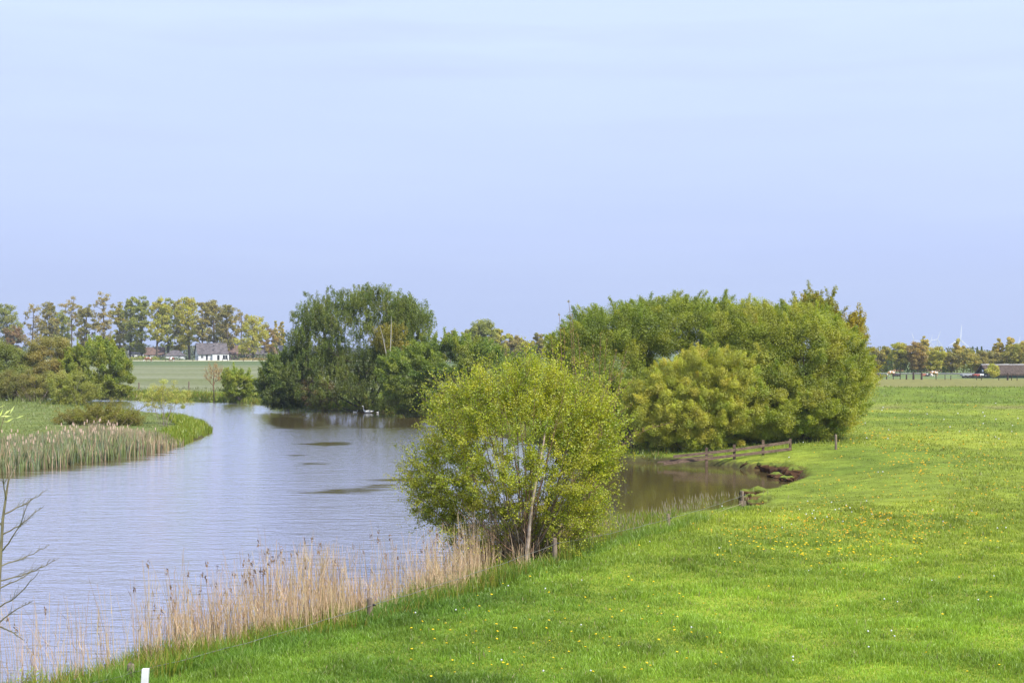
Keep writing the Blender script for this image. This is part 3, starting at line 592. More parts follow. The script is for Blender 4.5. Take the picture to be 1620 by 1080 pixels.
left = [(-35, 476, 44, 555, 'o', 'olive tree of the far row left of the green one at the edge'),
 (12, 481, 48, 550, 'g', 'green tree of the tall far row at the left edge'),
 (50, 478, 38, 548, 't', 'thin tan tree next to the green tree at the left end of the far row'),
 (78, 478, 36, 550, 'b', 'brownish tree, third from the left in the far row'),
 (97, 490, 36, 552, 'g', 'lower green tree below the leafless crown in the far row'),
 (112, 470, 34, 520, 't', 'almost leafless crown rising above the lower green tree'),
 (137, 478, 36, 552, 'b', 'brown leafed tree left of the tallest tree in the far row'),
 (165, 463, 40, 545, 't', 'tallest sparse brown tree of the far row with long bare trunk'),
 (190, 476, 34, 560, 'o', 'olive tree just right of the tallest sparse tree'),
 (206, 470, 34, 555, 'g', 'dense dark green tree left of the sky gap in the far row'),
 (224, 469, 36, 558, 'g', 'green tree bordering the sky gap on its left'),
 (248, 469, 36, 540, 'y', 'yellow green tree bordering the sky gap on its right'),
 (266, 472, 32, 556, 'g', 'green tree above the low grey shed'),
 (284, 473, 32, 556, 'o', 'olive yellow tree between shed and white house'),
 (300, 469, 44, 545, 'y', 'leaning yellow green tree above the left gable of the white house'),
 (320, 476, 30, 540, 'b', 'thin brown tree behind the roof of the white house'),
 (339, 474, 42, 548, 'b', 'broad brown olive tree behind the roof of the white house'),
 (361, 481, 40, 558, 'b', 'brown tree with thick trunk at the right end of the white house'),
 (381, 490, 32, 530, 't', 'bare-limbed tree with dark trunk before the dark roof'),
 (400, 497, 48, 560, 'y', 'brightest yellow tree near the right end of the far row'),
 (425, 513, 30, 560, 'r', 'rusty red small tree right of the brightest yellow one'),
 (20, 515, 34, 562, 'p', 'dark purple leaved tree in front of the row at the left edge')]
for i, (px, top, w, low, key, lab) in enumerate(left):
    far_tree(px, top, w, low, key, 575 + (i * 37 % 50) - (30 if key == 'p' else 0), lab, 200 + i, dens=(.36 if key == 't' else .62), trunkr=1.5, group=GL)
GP = 'pale slender poplars'
for i, (px, top, w, low, D_, lab) in enumerate([(436, 505, 10, 560, 640, 'left one of two pale slim poplars beside the rusty tree'), (445, 507, 12, 560, 640, 'right one of two pale slim poplars beside the rusty tree'),
    (1461, 531, 22, 580, 420, 'tall pale poplar behind the reddish tree on the right horizon'), (1514, 534, 14, 578, 410, 'narrow pale poplar in front of the nearest wind turbine'), (1524, 547, 16, 580, 415, 'short pale poplar just right of the narrow one'),
    (1579, 536, 22, 582, 420, 'pale poplar above the left end of the barn'), (1598, 533, 24, 582, 418, 'pale poplar left of the turbine at the right edge'), (1622, 533, 22, 582, 418, 'pale poplar cut by the right edge')]):
    far_tree(px, top, w, low, 'w', D_, lab, 300 + i, dens=2.2, group=GP, narrow=True)
GR = 'trees beyond the right field'
right = [(1386, 552, 24, 585, 'b', 405, 'brown tree just right of the big willow clump'), (1400, 549, 30, 585, 'o', 420, 'olive tree behind the house with white bargeboards'),
 (1424, 543, 36, 582, 'y', 402, 'bright green tree right of the house with white bargeboards'), (1452, 542, 34, 584, 'r', 400, 'reddish brown tree standing before the tall pale poplar'),
 (1478, 550, 34, 584, 'y', 401, 'yellow green spreading tree below the pair of turbines'), (1493, 557, 24, 588, 'o', 412, 'olive low tree between the yellow green and the brown one'),
 (1506, 556, 24, 585, 'b', 402, 'brown round tree left of the narrow pale poplar'), (1535, 553, 28, 582, 'o', 400, 'olive tree with bare trunk left of the barn'),
 (1550, 554, 24, 586, 'b', 404, 'thin brown tree just left of the barn gable'), (1568, 557, 38, 590, 'b', 412, 'wide orange brown tree behind the barn roof'),
 (1604, 546, 44, 592, 'o', 405, 'olive tree behind the right part of the barn roof'), (1630, 545, 40, 592, 'o', 405, 'olive tree half outside the right edge')]
for i, (px, top, w, low, key, D_, lab) in enumerate(right): far_tree(px, top, w, low, key, D_, lab, 330 + i, dens=1.0, group=GR)
for i, (px, top, lab) in enumerate([(1539, 548, 'left one of three spruce tops'), (1546, 549, 'middle one of three spruce tops'), (1553, 548, 'right one of three spruce tops')]):
    rng = np.random.RandomState(i); D_ = 440; x = (px - 810) / F * D_; g0 = hz(x, D_); tz = A(px, top, D_)[2]
    rt = tag(empty('spruce_tree', (x, D_, g0)), lab + ' above the trees left of the barn', 'tree', 'spruces on the right horizon')
    V, Fc = tubes([[0, 0, 0]], [[0, 0, tz - g0 - .3]], [.16], [.03], 6); npmesh('trunk', V, [Fc], M_bark, rt)
    nn = 1500; t = rng.rand(nn) ** .8; th = rng.rand(nn) * 6.28; r = (1.9 * t) * rng.rand(nn) ** .5 * (0.8 + .2 * np.sin(t * 40)); pos = np.stack([r * np.cos(th), r * np.sin(th), (tz - g0) * (1 - t * .85)], 1)
    V, Fq, cv = leaves_mesh(rng, pos, rng.normal(size=(nn, 3)) + [0, 0, 1], .5, .3, pal(rng, [(.07, .12, .05)], nn)); npmesh('crown', V, [Fq], M_leaf, rt, color=cv)
GM = 'trees in the gap between the two willow groups'
for i, (px, top, w, low, key, D_, lab) in enumerate([(712, 524, 28, 560, 'b', 480, 'small brown tree peeping over the mid-green bush'), (762, 508, 52, 565, 'g', 470, 'tallest green tree in the gap between the willow groups'), (790, 521, 32, 565, 'y', 472, 'lighter green tree touching the right of the tallest gap tree'),
    (812, 531, 34, 565, 't', 500, 'grey brown sparse tree in the gap'), (832, 542, 40, 568, 'o', 480, 'low olive tree in the gap'), (852, 528, 30, 565, 'b', 500, 'brown tree at the left edge of the big willow clump'), (742, 522, 30, 560, 'g', 478, 'green tree left of the tallest gap tree')]):
    far_tree(px, top, w, low, key, D_, lab, 360 + i, dens=1.0, group=GM)
# hedges and low shrubs at the feet of the distant trees
def hedge(px0, px1, top, D_, key, label, seed, name='hedge', cat='hedge', lumps=None, h_low=None):
    rng = np.random.RandomState(seed); x0 = (px0 - 810) / F * D_; x1 = (px1 - 810) / F * D_; xm = (x0 + x1) / 2; g0 = hz(xm, D_); tz = A(px0, top, D_)[2]; h = tz - g0
    wd = x1 - x0; nn = int(max(300, wd * h * 22)); xx = rng.uniform(-wd / 2, wd / 2, nn); env = h * (.72 + .5 * (vnoise(xx + seed * 7, xx * 0, max(1.6, wd / 9), seed) - .25)) * (1 - (np.abs(xx) / (wd / 2)) ** 6 * .6)
    pos = np.stack([xx, rng.normal(size=nn) * 1.0, env * rng.rand(nn) ** .7], 1)
    V, Fq, cv = leaves_mesh(rng, pos, rng.normal(size=(nn, 3)) + [0, 0, .8], .00115 * D_, .0008 * D_, pal(rng, K[key] if isinstance(key, str) else key, nn, .2)); tag(npmesh(name, V, [Fq], M_leaf, color=cv, loc=(xm, D_, g0)), label, cat)
hedge(378, 426, 565.5, 548, 'r', 'low clipped brown and green hedge right of the white house', 1)
hedge(255, 292, 566, 546, 'd', 'low dark hedge in front of the shed', 2)
hedge(206, 252, 562.5, 545, 'g', 'grassy green overgrown mound left of the shed', 3, 'shrub_mound', 'shrubs')
hedge(438, 470, 556, 560, 'd', 'dark shrubs under the slim poplars', 4, 'shrub_row', 'shrubs')
hedge(1388, 1402, 572, 404, 'g', 'light green shrubs left of the house with white bargeboards', 5, 'shrub_row', 'shrubs')
hedge(1403, 1412, 570, 402, 'd', 'dark shrub in front of the house with white bargeboards', 6, 'shrub', 'shrub')
hedge(1418, 1438, 572, 403, 'd', 'dark shrub under the bright green tree', 7, 'shrub', 'shrub')
hedge(1440, 1456, 578, 404, 'd', 'dark low shrub under the reddish tree', 8, 'shrub', 'shrub')
hedge(1460, 1500, 575, 404, 'd', 'long dark shrub row below the yellow green spreading tree', 9, 'shrub_row', 'shrubs')
hedge(1498, 1552, 573, 406, [(.20, .23, .06), (.15, .19, .05)], 'light green shrub row left of the barn', 10, 'shrub_row', 'shrubs')
# far-off woods closing the horizon
def wood(px0, px1, top, D_, label, seed, cols_, hmin=.55):
    rng = np.random.RandomState(seed); x0 = (px0 - 810) / F * D_; x1 = (px1 - 810) / F * D_; wd = x1 - x0; tz = A(0, top, D_)[2]
    nn = int(wd * 26); xx = rng.uniform(x0, x1, nn); g0 = height(xx, np.full(nn, float(D_))); env = (tz - g0) * (hmin + (1 - hmin) * 1.25 * np.clip(fbm(xx, xx * 0, wd / 16, seed, 3) * 1.5 - .3, 0, 1))
    pos = np.stack([xx, D_ + rng.normal(size=nn) * 8, g0 + env * rng.rand(nn) ** .8], 1); s = .0016 * D_
    cc = lerp(np.array(cols_[0]), np.array(cols_[1]), vnoise(xx, pos[:, 2], wd / 60, seed + 3)[:, None]) * rng.uniform(.8, 1.2, (nn, 1))
    V, Fq, cv = leaves_mesh(rng, pos, rng.normal(size=(nn, 3)) + [0, -.5, .5], s, s * .8, cc); tag(npmesh('distant_wood', V, [Fq], M_leaf, color=cv), label, 'wood', kind='stuff')
wood(-300, 720, 543, 900, 'hazy far wood seen between the trunks of the left row', 1, [(.10, .13, .06), (.15, .15, .07)])
wood(690, 1000, 536, 800, 'hazy far wood in the gap between the willow groups', 2, [(.13, .14, .06), (.19, .15, .08)])
wood(1330, 1800, 547, 700, 'hazy far wood along the right horizon', 3, [(.12, .16, .06), (.19, .17, .07)], .7)
wood(-300, 470, 545, 650, 'undergrowth of the tall far row', 4, [(.11, .15, .05), (.19, .19, .08)], .4)
wood(-300, 298, 561, 590, 'low bushes among the trunks of the tall far row', 5, [(.11, .15, .045), (.17, .18, .06)], .3)
wood(372, 470, 560, 585, 'low bushes right of the white farmhouse', 6, [(.10, .15, .045), (.18, .18, .06)], .3)

# ------------------------------------------------------------------ roads
def strip(name, pts, wdt, m, dz=.03):
    c = np.array(pts, float); V = []; n_ = len(c)
    for i in range(n_):
        t = c[min(i + 1, n_ - 1)] - c[max(i - 1, 0)]; t /= np.linalg.norm(t); nn = np.array([-t[1], t[0]])
        for s in (-.5, .5):
            q = c[i] + nn * wdt * s; V.append((q[0], q[1], hz(q[0], q[1]) + dz))
    Fc = [[2 * i, 2 * i + 2, 2 * i + 3, 2 * i + 1] for i in range(n_ - 1)]
    tag(npmesh(name, V, [np.array(Fc)], m), kind='structure')
strip('path', [(x, 520 - .06 * x) for x in np.arange(-230, -20, 3.0)], 24, mat('sandy_verge', (0.72, 0.66, 0.40), .95, .1, .5), .08)
strip('road', [(x, 392 - (x - 100) * .12) for x in np.arange(40, 200, 3.0)], 10, mat('road_asphalt', (0.36, 0.35, 0.34), .9, .1, .5), .16)

# ------------------------------------------------------------------ buildings
def house(name, label, x0, y0, z0, rz, Lx, Ly, hw, hr, wall, roof, win=(), gable_hip=0, over=.35, trim=None, rooft=.18, gable_mat=None):
    """ridge along local X; front faces -Y; origin at left front corner"""
    r = tag(empty(name, (x0, y0, z0), rz), label, 'house' if 'house' in name else 'shed')
    bm = bmesh.new(); box(bm, 0, Lx, 0, Ly, -1.0, hw)
    w = bmobj('wall', bm, wall, r)
    if not gable_hip:
        bm = bmesh.new()
        for xx in (0.0, Lx - .12): ngon_prism(bm, [(xx, 0, hw + .001), (xx, Ly, hw + .001), (xx, Ly / 2, hw + hr * .985)], (.12, 0, 0))
        bmobj('gable', bm, gable_mat or wall, r)
    bm = bmesh.new(); e = over; sl = hr / (Ly / 2); zz = hw - e * sl; h_ = gable_hip
    R = [(-e + h_, Ly / 2, hw + hr), (Lx + e - h_, Ly / 2, hw + hr)]
    lo = [(-e, -e, zz), (Lx + e, -e, zz), (Lx + e, Ly + e, zz), (-e, Ly + e, zz)]
    up = lambda p: (p[0], p[1], p[2] + rooft)
    for q in ((lo[0], lo[1], R[1], R[0]), (lo[2], lo[3], R[0], R[1])): ngon_prism(bm, q, (0, 0, rooft))
    if h_:
        ngon_prism(bm, (lo[3], lo[0], R[0]), (0, 0, rooft)); ngon_prism(bm, (lo[1], lo[2], R[1]), (0, 0, rooft))
    bmobj('roof', bm, roof, r)
    if trim:
        for xx in (-e - .1, Lx + e):
            bm = bmesh.new()
            for yy in (-e, Ly + e):
                a = (xx, yy, zz - .12); b2 = (xx, Ly / 2, hw + hr - .12)
                ngon_prism(bm, [a, b2, (b2[0], b2[1], b2[2] + .45), (a[0], a[1], a[2] + .45)], (.098, 0, 0))
            bmobj('bargeboard', bm, trim, r)
    for (face, a, b2, c, d, kind) in win:
        bm = bmesh.new(); t = .04
        if face == 'f': box(bm, a, b2, -.05, .03, c, d)
        else: box(bm, -.05, .03, a, b2, c, d)
        if kind == 'door': bmobj('door', bm, M_glass, r)
        else:
            g = bmobj('window', bm, M_glass, r)
            bm = bmesh.new(); k = .09
            if face == 'f':
                box(bm, a - k, b2 + k, -.10, -.052, d, d + k); box(bm, a - k, b2 + k, -.10, -.052, c - k, c); box(bm, a - k, a, -.10, -.052, c, d); box(bm, b2, b2 + k, -.10, -.052, c, d)
                mI = (a + b2) / 2; box(bm, mI - .04, mI + .04, -.10, -.052, c, d)
            else:
                box(bm, -.10, -.052, a - k, b2 + k, d, d + k); box(bm, -.10, -.052, a - k, b2 + k, c - k, c); box(bm, -.10, -.052, a - k, a, c, d); box(bm, -.10, -.052, b2, b2 + k, c, d)
            bmobj('frame', bm, M_white, g)
    return r
def at_ground(px, D_): x = (px - 810) / F * D_; return x, D_, hz(x, D_)
# white house: front-left corner at px 314
rz = math.radians(22); x, y, z = at_ground(314, 556)
h = house('white_house', 'white gabled farmhouse with steep grey tiled roof beyond the left field', x, y, z, rz, 11.2, 7.6, 2.7, 3.9, M_render, M_slate,
    win=(('f', 1.0, 1.9, .9, 2.0, 'w'), ('f', 2.9, 3.6, .05, 2.1, 'door'), ('l', 1.6, 2.5, .9, 2.0, 'w'), ('l', 5.0, 5.9, .9, 2.0, 'w'), ('l', 3.4, 4.2, 3.6, 5.0, 'w')), over=.5)
bm = bmesh.new(); box(bm, 5.2, 11.6, -1.6, -.06, -.8, 2.35); ex = bmobj('wall', bm, M_white, h)
bm = bmesh.new(); box(bm, 5.0, 11.8, -1.8, -.55, 2.353, 2.5); bmobj('roof', bm, M_slate, h)
bm = bmesh.new(); box(bm, 7.0, 7.9, -1.66, -1.602, .05, 2.0); bmobj('door', bm, M_glass, h)
bm = bmesh.new(); box(bm, 9.2, 11.0, -1.66, -1.602, .35, 2.0); wq_ = bmobj('window', bm, M_glass, h)
bm = bmesh.new(); box(bm, 10.06, 10.14, -1.70, -1.662, .35, 2.0); bmobj('frame', bm, M_white, wq_)
for (a, b2) in ((6.0, 5.2), (5.6, 3.6)):
    bm = bmesh.new(); yy = lerp(-.5, 3.8, (b2 - 2.2) / 4.4); box(bm, a, a + .6, yy, yy + .5, b2 + .0, b2 + .6); bmobj('chimney', bm, M_slate2, h)
x, y, z = at_ground(262, 562)
house('garden_shed', 'low grey hipped-roof shed with white front left of the farmhouse', x, y, z, math.radians(8), 7.0, 6.5, 1.9, 1.9, M_render, M_slate, gable_hip=2.6, win=(('f', 5.0, 5.7, .9, 1.5, 'w'),))
bg_h = [(355, 600, 10, 7, 2.6, 3.2, M_brickred, M_tile, 'red brick house with pink-red roof just right of the white farmhouse'),
 (362, 640, 13, 9, 3.5, 4.6, M_brick, M_slate2, 'large house with dark blue-grey roof behind the brown tree trunk'),
 (229, 610, 8, 7, 2.2, 2.9, M_render, M_tile, 'pinkish roofed house with white window left of the shed'),
 (204, 620, 6, 7, 2.6, 2.4, M_white, M_slate2, 'small white walled house behind the bright green bush'),
 (395, 610, 7, 7, 2.2, 2.7, M_brick, M_slate, 'small brick house with white boards under the brightest yellow tree'),
 (413, 615, 7, 7, 2.2, 3.0, M_brick, M_tile, 'orange roofed small house left of the rusty tree'),
 (427, 625, 6, 7, 2.6, 3.4, M_white, M_slate2, 'white gabled small house under the slim poplars')]
for (px, D_, Lx, Ly, hw, hr, wl_, rf, lab) in bg_h:
    x, y, z = at_ground(px, D_); house('distant_house', lab, x, y, z, math.radians(12), Lx, Ly, hw, hr, wl_, rf, win=(('f', 1.2, 2.3, .9, 2.0, 'w'), ('f', Lx - 2.4, Lx - 1.3, .9, 2.0, 'w')), trim=M_white if wl_ in (M_brick, M_white) else None)
# right horizon: house with steep white bargeboards (gable towards us)
x, y, z = at_ground(1409, 436)
house('brick_house', 'steep gabled brick house with bright white bargeboards on the right horizon', x, y, z, math.radians(52), 8, 7, 1.4, 3.6, M_brick, M_slate2, trim=M_white, win=(('l', 2.8, 4.0, .5, 1.5, 'w'),), over=.4)
x, y, z = at_ground(1416, 443)
house('brick_house', 'second smaller gabled brick house overlapping the steep gabled one', x, y, z, math.radians(52), 7, 5.5, 1.6, 2.9, M_brick, M_slate2, trim=M_white, over=.4)
x, y, z = at_ground(1466, 440)
house('distant_house', 'house with dark slate roof hidden behind the yellow green spreading tree', x, y, z, 0.1, 9, 7, 2.4, 3.2, M_brick, M_slate2)
x, y, z = at_ground(1383, 440)
house('distant_house', 'orange brick house half hidden by the big willow clump', x, y, z, 0.1, 4, 7, 2.0, 2.6, M_brick, M_tile, trim=M_white)
# thatched barn
rz = math.radians(6); x, y, z = at_ground(1564, 330); z -= .1
Bn = tag(empty('thatched_barn', (x, y, z), rz), 'long low thatched barn with dark green boarded walls at the right edge', 'barn')
Lx, Ly, hw, hr = 26.0, 6.5, 1.10, 1.75
bm = bmesh.new(); box(bm, 0, Lx, 0, Ly, -.6, hw); bmobj('wall', bm, M_green, Bn)
bm = bmesh.new(); ngon_prism(bm, [(-.02, .2, hw), (-.02, Ly - .2, hw), (-.02, Ly / 2, hw + hr - .1)], (.1, 0, 0)); ngon_prism(bm, [(Lx - .1, 0.2, hw), (Lx - .1, Ly - .2, hw), (Lx - .1, Ly / 2, hw + hr - .1)], (.1, 0, 0)); bmobj('gable', bm, M_dkgreen, Bn)
bm = bmesh.new(); box(bm, -.04, -.022, .1, Ly - .1, -.4, hw - .02); bmobj('gable_wall', bm, M_dkgreen, Bn)
for (y0_, z0_, s_) in ((2.6, 1.5, .5), (1.0, .5, .35)):
    bm = bmesh.new(); box(bm, -.14, -.05, y0_, y0_ + s_ * 1.3, z0_, z0_ + s_); bmobj('window', bm, M_white, Bn)
bm = bmesh.new()
nxs = 40
for side in (0, 1):
    V = [[None] * 7 for _ in range(nxs + 1)]
    for i in range(nxs + 1):
        for j in range(7):
            t = j / 6; xx = lerp(-.35, Lx + .3, i / nxs); yy = lerp(-.5, Ly / 2, t); zz = lerp(hw - .35, hw + hr, t) + .10 * math.sin(math.pi * t) + random.Random(i * 9 + j).uniform(-.035, .035) + .32
            if side: yy = Ly - yy
            V[i][j] = bm.verts.new((xx, yy, zz))
    W = [[bm.verts.new((V[i][j].co.x, V[i][j].co.y, V[i][j].co.z - .32)) for j in (0, 6)] for i in range(nxs + 1)]
    for i in range(nxs):
        for j in range(6): bm.faces.new((V[i][j], V[i + 1][j], V[i + 1][j + 1], V[i][j + 1]))
        bm.faces.new((W[i][0], W[i + 1][0], V[i + 1][0], V[i][0]))
        bm.faces.new((W[i][0], W[i][1], W[i + 1][1], W[i + 1][0]))
    for i in (0, nxs): bm.faces.new([W[i][0]] + [V[i][j] for j in range(7)] + [W[i][1]])
bmobj('roof', bm, M_thatch, Bn)
bm = bmesh.new(); 
for i in range(20): box(bm, -.3 + i * 1.33, -.3 + i * 1.33 + 1.31, Ly / 2 - .28, Ly / 2 + .28, hw + hr + .28, hw + hr + .48 + .03 * math.sin(i * 2.1))
bmobj('ridge_cap', bm, mat('ridge_cap', (.62, .60, .60), .7, .15, 2), Bn)
far_tree(1571, 577, 16, 596, 'y', 323, 'bright green bush growing against the left end of the thatched barn', 400, dens=1.4)

# wind turbines
def turbine(px, py, D_, blade, ang, label, rotz=0.0):
    hub = A(px, py, D_); g0 = hz(hub[0], D_); r = tag(empty('wind_turbine', (hub[0], D_, g0), rotz), label, 'wind turbine', 'white wind turbines on the right horizon'); hh = hub[2] - g0
    V, Fc = tubes([[0, 0, 0]], [[0, 0, hh]], [blade * .045], [blade * .028], 12); npmesh('tower', V, [Fc], M_turb, r, smooth=True)
    bm = bmesh.new(); box(bm, -.04 * blade, .04 * blade, -.04 * blade, .12 * blade, hh - .035 * blade, hh + .045 * blade); bmesh.ops.bevel(bm, geom=bm.edges[:], offset=.01 * blade, segments=2, affect='EDGES'); bmobj('nacelle', bm, M_turb, r)
    rot = empty('rotor', (0, -.07 * blade, hh)); rot.parent = r; rot.rotation_euler = (0, math.radians(ang), 0)
    bm = bmesh.new(); bmesh.ops.create_uvsphere(bm, u_segments=12, v_segments=8, radius=.04 * blade); bmobj('hub', bm, M_turb, rot, True)
    for i in range(3):
        bm = bmesh.new(); sec = []
        for t, c, th in ((0, .05, .05), (.06, .055, .04), (.2, .085, .022), (.5, .06, .012), (.8, .036, .007), (1, .01, .003)):
            q = [(-c * .35, 0), (0, -th), (c * .65, 0), (0, th)]; sec.append([bm.verts.new((a * blade, b2 * blade, t * blade)) for a, b2 in q])
        for a, b2 in zip(sec, sec[1:]):
            for j in range(4): bm.faces.new((a[j], a[(j + 1) % 4], b2[(j + 1) % 4], b2[j]))
        bm.faces.new(sec[0][::-1]); bm.faces.new(sec[-1])
        o = bmobj('blade', bm, M_turb, rot); o.rotation_euler = (0, math.radians(120 * i), 0)
turbine(1518.3, 537, 3400, 37, 6, 'nearest and tallest wind turbine, its blade pointing straight up', .35)
turbine(1482.5, 537, 4200, 29, 21, 'wind turbine with all three blades visible, left of the tallest one')
turbine(1472, 541, 4300, 25, 15, 'wind turbine close to the left of the three-bladed one', .3)
turbine(1445.5, 537.5, 4500, 27, -18, 'leftmost wind turbine with blade leaning left', .2)
turbine(1609.5, 546, 4000, 27, 20, 'wind turbine at the right edge with blade leaning right', .3)
turbine(1478, 543.5, 4500, 12, 0, 'tiny wind turbine between the two neighbouring ones', .1)

# ------------------------------------------------------------------ fences and posts
def add_post(bm, x, y, z0, h, r, rng, k=9, lean=0.03):
    lx, ly = rng.normal(size=2) * lean * h; rings = []
    for j, t in enumerate((0, .25, .5, .75, .97, 1.0)):
        rr_ = r * (1 - .08 * t) * (0.86 if t == 1 else 1); ring = []
        for i in range(k):
            a = 2 * math.pi * i / k; q = rr_ * (1 + .07 * math.sin(i * 2.3 + j)); ring.append(bm.verts.new((x + lx * t + q * math.cos(a), y + ly * t + q * math.sin(a), z0 + h * t - (0.02 * math.sin(i * 1.7) if t == 1 else 0))))
        rings.append(ring)
    for a, b2 in zip(rings, rings[1:]):
        for i in range(k): bm.faces.new((a[i], a[(i + 1) % k], b2[(i + 1) % k], b2[i]))
    bm.faces.new(rings[-1]); return (x + lx, y + ly)
rng = np.random.RandomState(9)
Fp = []
for (px, ptop, pb) in ((208, 1048, 1090), (587, 945, 984), (878, 850, 897), (1058, 812, 839), (1174, 776, 811)):
    D_ = (CAMZ + .25) * F / (pb - HOR); x = (px - 810) / F * D_; g0 = hz(x, D_); Fp.append((x, D_, g0, A(px, ptop, D_)[2]))
WF = tag(empty('wire_fence', Fp[1][:3]), 'sagging wire fence on weathered round posts along the near river bank', 'fence'); ob = np.array(Fp[1][:3])
tops = []
for i, (x, y, g0, tz) in enumerate(Fp):
    bm = bmesh.new(); rr_ = .078
    tx, ty = add_post(bm, x - ob[0], y - ob[1], g0 - .4 - ob[2], tz - g0 + .4, rr_, rng, lean=.02); po = bmobj('post', bm, M_post, WF, True)
    tops.append(np.array([tx, ty, tz - ob[2]]))
    bm = bmesh.new(); bmesh.ops.create_uvsphere(bm, u_segments=8, v_segments=6, radius=.035, matrix=Matrix.Translation((tx + .09, ty, tz - ob[2] - .17)) @ Matrix.Diagonal((1.6, 1, 1, 1)))
    bmobj('insulator', bm, M_black, WF, True)
def wire(pts, r, sag):
    sA, sB = [], []
    for a, b2 in zip(pts, pts[1:]):
        prev = a
        for i in range(1, 13):
            t = i / 12; q = lerp(a, b2, t) - np.array([0, 0, sag * np.linalg.norm(b2 - a) * 4 * t * (1 - t)]) + np.array([0, 0, .012 * math.sin(i * 2.2)]); sA.append(prev); sB.append(q); prev = q
    return tubes(sA, sB, [r] * len(sA), [r] * len(sA), 5)
off = np.array([.08, 0, -.17]); ext = [tops[0] + (tops[0] - tops[1]) * .5 + [0, 0, -.1]]
V, Fc = wire(ext + [t + off for t in tops], .007, .006); npmesh('wire', V, [Fc], M_wire, WF, smooth=True)
V, Fc = wire([t + np.array([.05, 0, -.5]) for t in tops[3:]], .010, .004); npmesh('rope', V, [Fc], mat('old_rope', (.45, .38, .24), .9, .2, 20), WF, smooth=True)
bm = bmesh.new(); t4 = tops[4]; box(bm, t4[0] - .14, t4[0] + .14, t4[1] - .10, t4[1] - .078, t4[2] - .62, t4[2] - .40); bmobj('cross_board', bm, M_post, WF)
# loose white post
D_ = 27.2; t = A(228, 1056, D_); g0 = hz(t[0], D_); bm = bmesh.new(); vs = box(bm, -.065, .065, -.05, .05, -.3, t[2] - g0)
bmesh.ops.bevel(bm, geom=bm.edges[:], offset=.008, segments=1, affect='EDGES')
for v in bm.verts: v.co.x -= (v.co.z - (t[2] - g0)) * -.06
wp = bmobj('white_post', bm, M_white); wp.location = (t[0] + 0.04, D_, g0); tag(wp, 'short square white painted post beside the brown fence post at bottom left', 'post')
# rail fence into the cove
RF = tag(empty('rail_fence', tuple(P(1160, 722, -.6))), 'dark wooden two-rail fence sloping down into the cove water', 'fence'); ob = np.array(RF.location)
Dp = [(1118, 95.2, 708, 734), (1162, 95.8, 703, 727), (1207.5, 96.4, 696, 718), (1250.5, 97.0, 694, 714)]
for (px, D_, t_, b2_) in Dp:
    a = A(px, t_, D_); bm = bmesh.new(); box(bm, a[0] - .085 - ob[0], a[0] + .085 - ob[0], D_ + .06 - ob[1], D_ + .2 - ob[1], A(px, b2_, D_)[2] - .5 - ob[2], a[2] - ob[2]); bmobj('post', bm, M_rail, RF)
def rail(p0, p1, w, D0_, D1_, name='rail'):
    a = A(*p0, D0_) - ob; c = A(*p1, D1_) - ob; bm = bmesh.new(); d = (c - a); pts = [(a[0], a[1], a[2] - w / 2), (c[0], c[1], c[2] - w / 2), (c[0], c[1], c[2] + w / 2), (a[0], a[1], a[2] + w / 2)]
    ngon_prism(bm, pts, (0, .055, 0)); bmobj(name, bm, M_rail, RF)
rail((1065, 722), (1163, 711.3), .19, 94.6, 95.75); rail((1163.5, 711.3), (1251, 698.6), .19, 95.75, 96.95)
rail((1050, 733), (1163, 720.2), .19, 94.4, 95.75); rail((1163.5, 720.2), (1251, 709.8), .19, 95.75, 96.95)
rail((1040, 731), (1128, 719.8), .11, 94.9, 94.7, 'loose_rail')
# single posts of the fence behind the clump
MF = tag(empty('post_fence', tuple(P(1322, 711, 0))), 'three dark round posts with a wire at the right foot of the willow clump', 'fence'); ob = np.array(MF.location); tp = []
for (px, t_, b_, m_) in ((1322, 687, 711.5, M_post), (1319, 682, 694, M_darkpost), (1313.5, 676, 690, M_darkpost)):
    D_ = {1322: P(0, b_, -.1)[1], 1319: 106.5, 1313.5: 112}[px]; a = A(px, t_, D_); g0 = hz(a[0], D_); bm = bmesh.new(); add_post(bm, a[0] - ob[0], D_ - ob[1], g0 - .3 - ob[2], a[2] - g0 + .3, .085, rng, lean=.015); bmobj('post', bm, m_, MF, True); tp.append(np.array([a[0], D_, a[2] - .1]) - ob)
V, Fc = wire(tp, .012, .005); npmesh('wire', V, [Fc], M_darkpost, MF)
# field fence on the right in front of the animals
def field_fence(name, lab, posts, m_, rad, wired=True):
    p0 = posts[0]; x, y, z = at_ground(p0[0], p0[2]); R_ = tag(empty(name, (x, y, z)), lab, 'fence'); ob = np.array((x, y, z)); tp = []
    for (px, h_, D_, *rest) in posts:
        x, y, z = at_ground(px, D_); bm = bmesh.new(); add_post(bm, x - ob[0], y - ob[1], z - .3 - ob[2], h_ + .3, (rest[0] if rest else rad), rng, k=6, lean=.02); bmobj('post', bm, m_, R_); tp.append(np.array([x, y, z + min(h_, 1.1) - .1]) - ob)
    if wired:
        for dz in (0, -.4):
            V, Fc = wire([t + np.array([0, 0, dz]) for t in tp], .012, .002); npmesh('wire', V, [Fc], M_wire, R_)
field_fence('field_fence', 'long post and wire fence in front of the animals on the right', [(1387, 1.2, 318, .2), (1393, 1.3, 318), (1402.5, 1.0, 317, .14), (1413, 1.2, 316), (1424, 1.5, 315), (1434, 1.1, 314, .17), (1445, 1.7, 313, .22), (1458, 1.6, 312, .22), (1481, 1.2, 312), (1495, 1.2, 311), (1504, 1.0, 311), (1545, 1.1, 310), (1552.5, 1.1, 309), (1580, .9, 308), (1594, 1.6, 308, .2), (1600, 1.1, 307), (1609, 1.1, 306), (1630, 1.1, 305)], M_darkpost, .09)
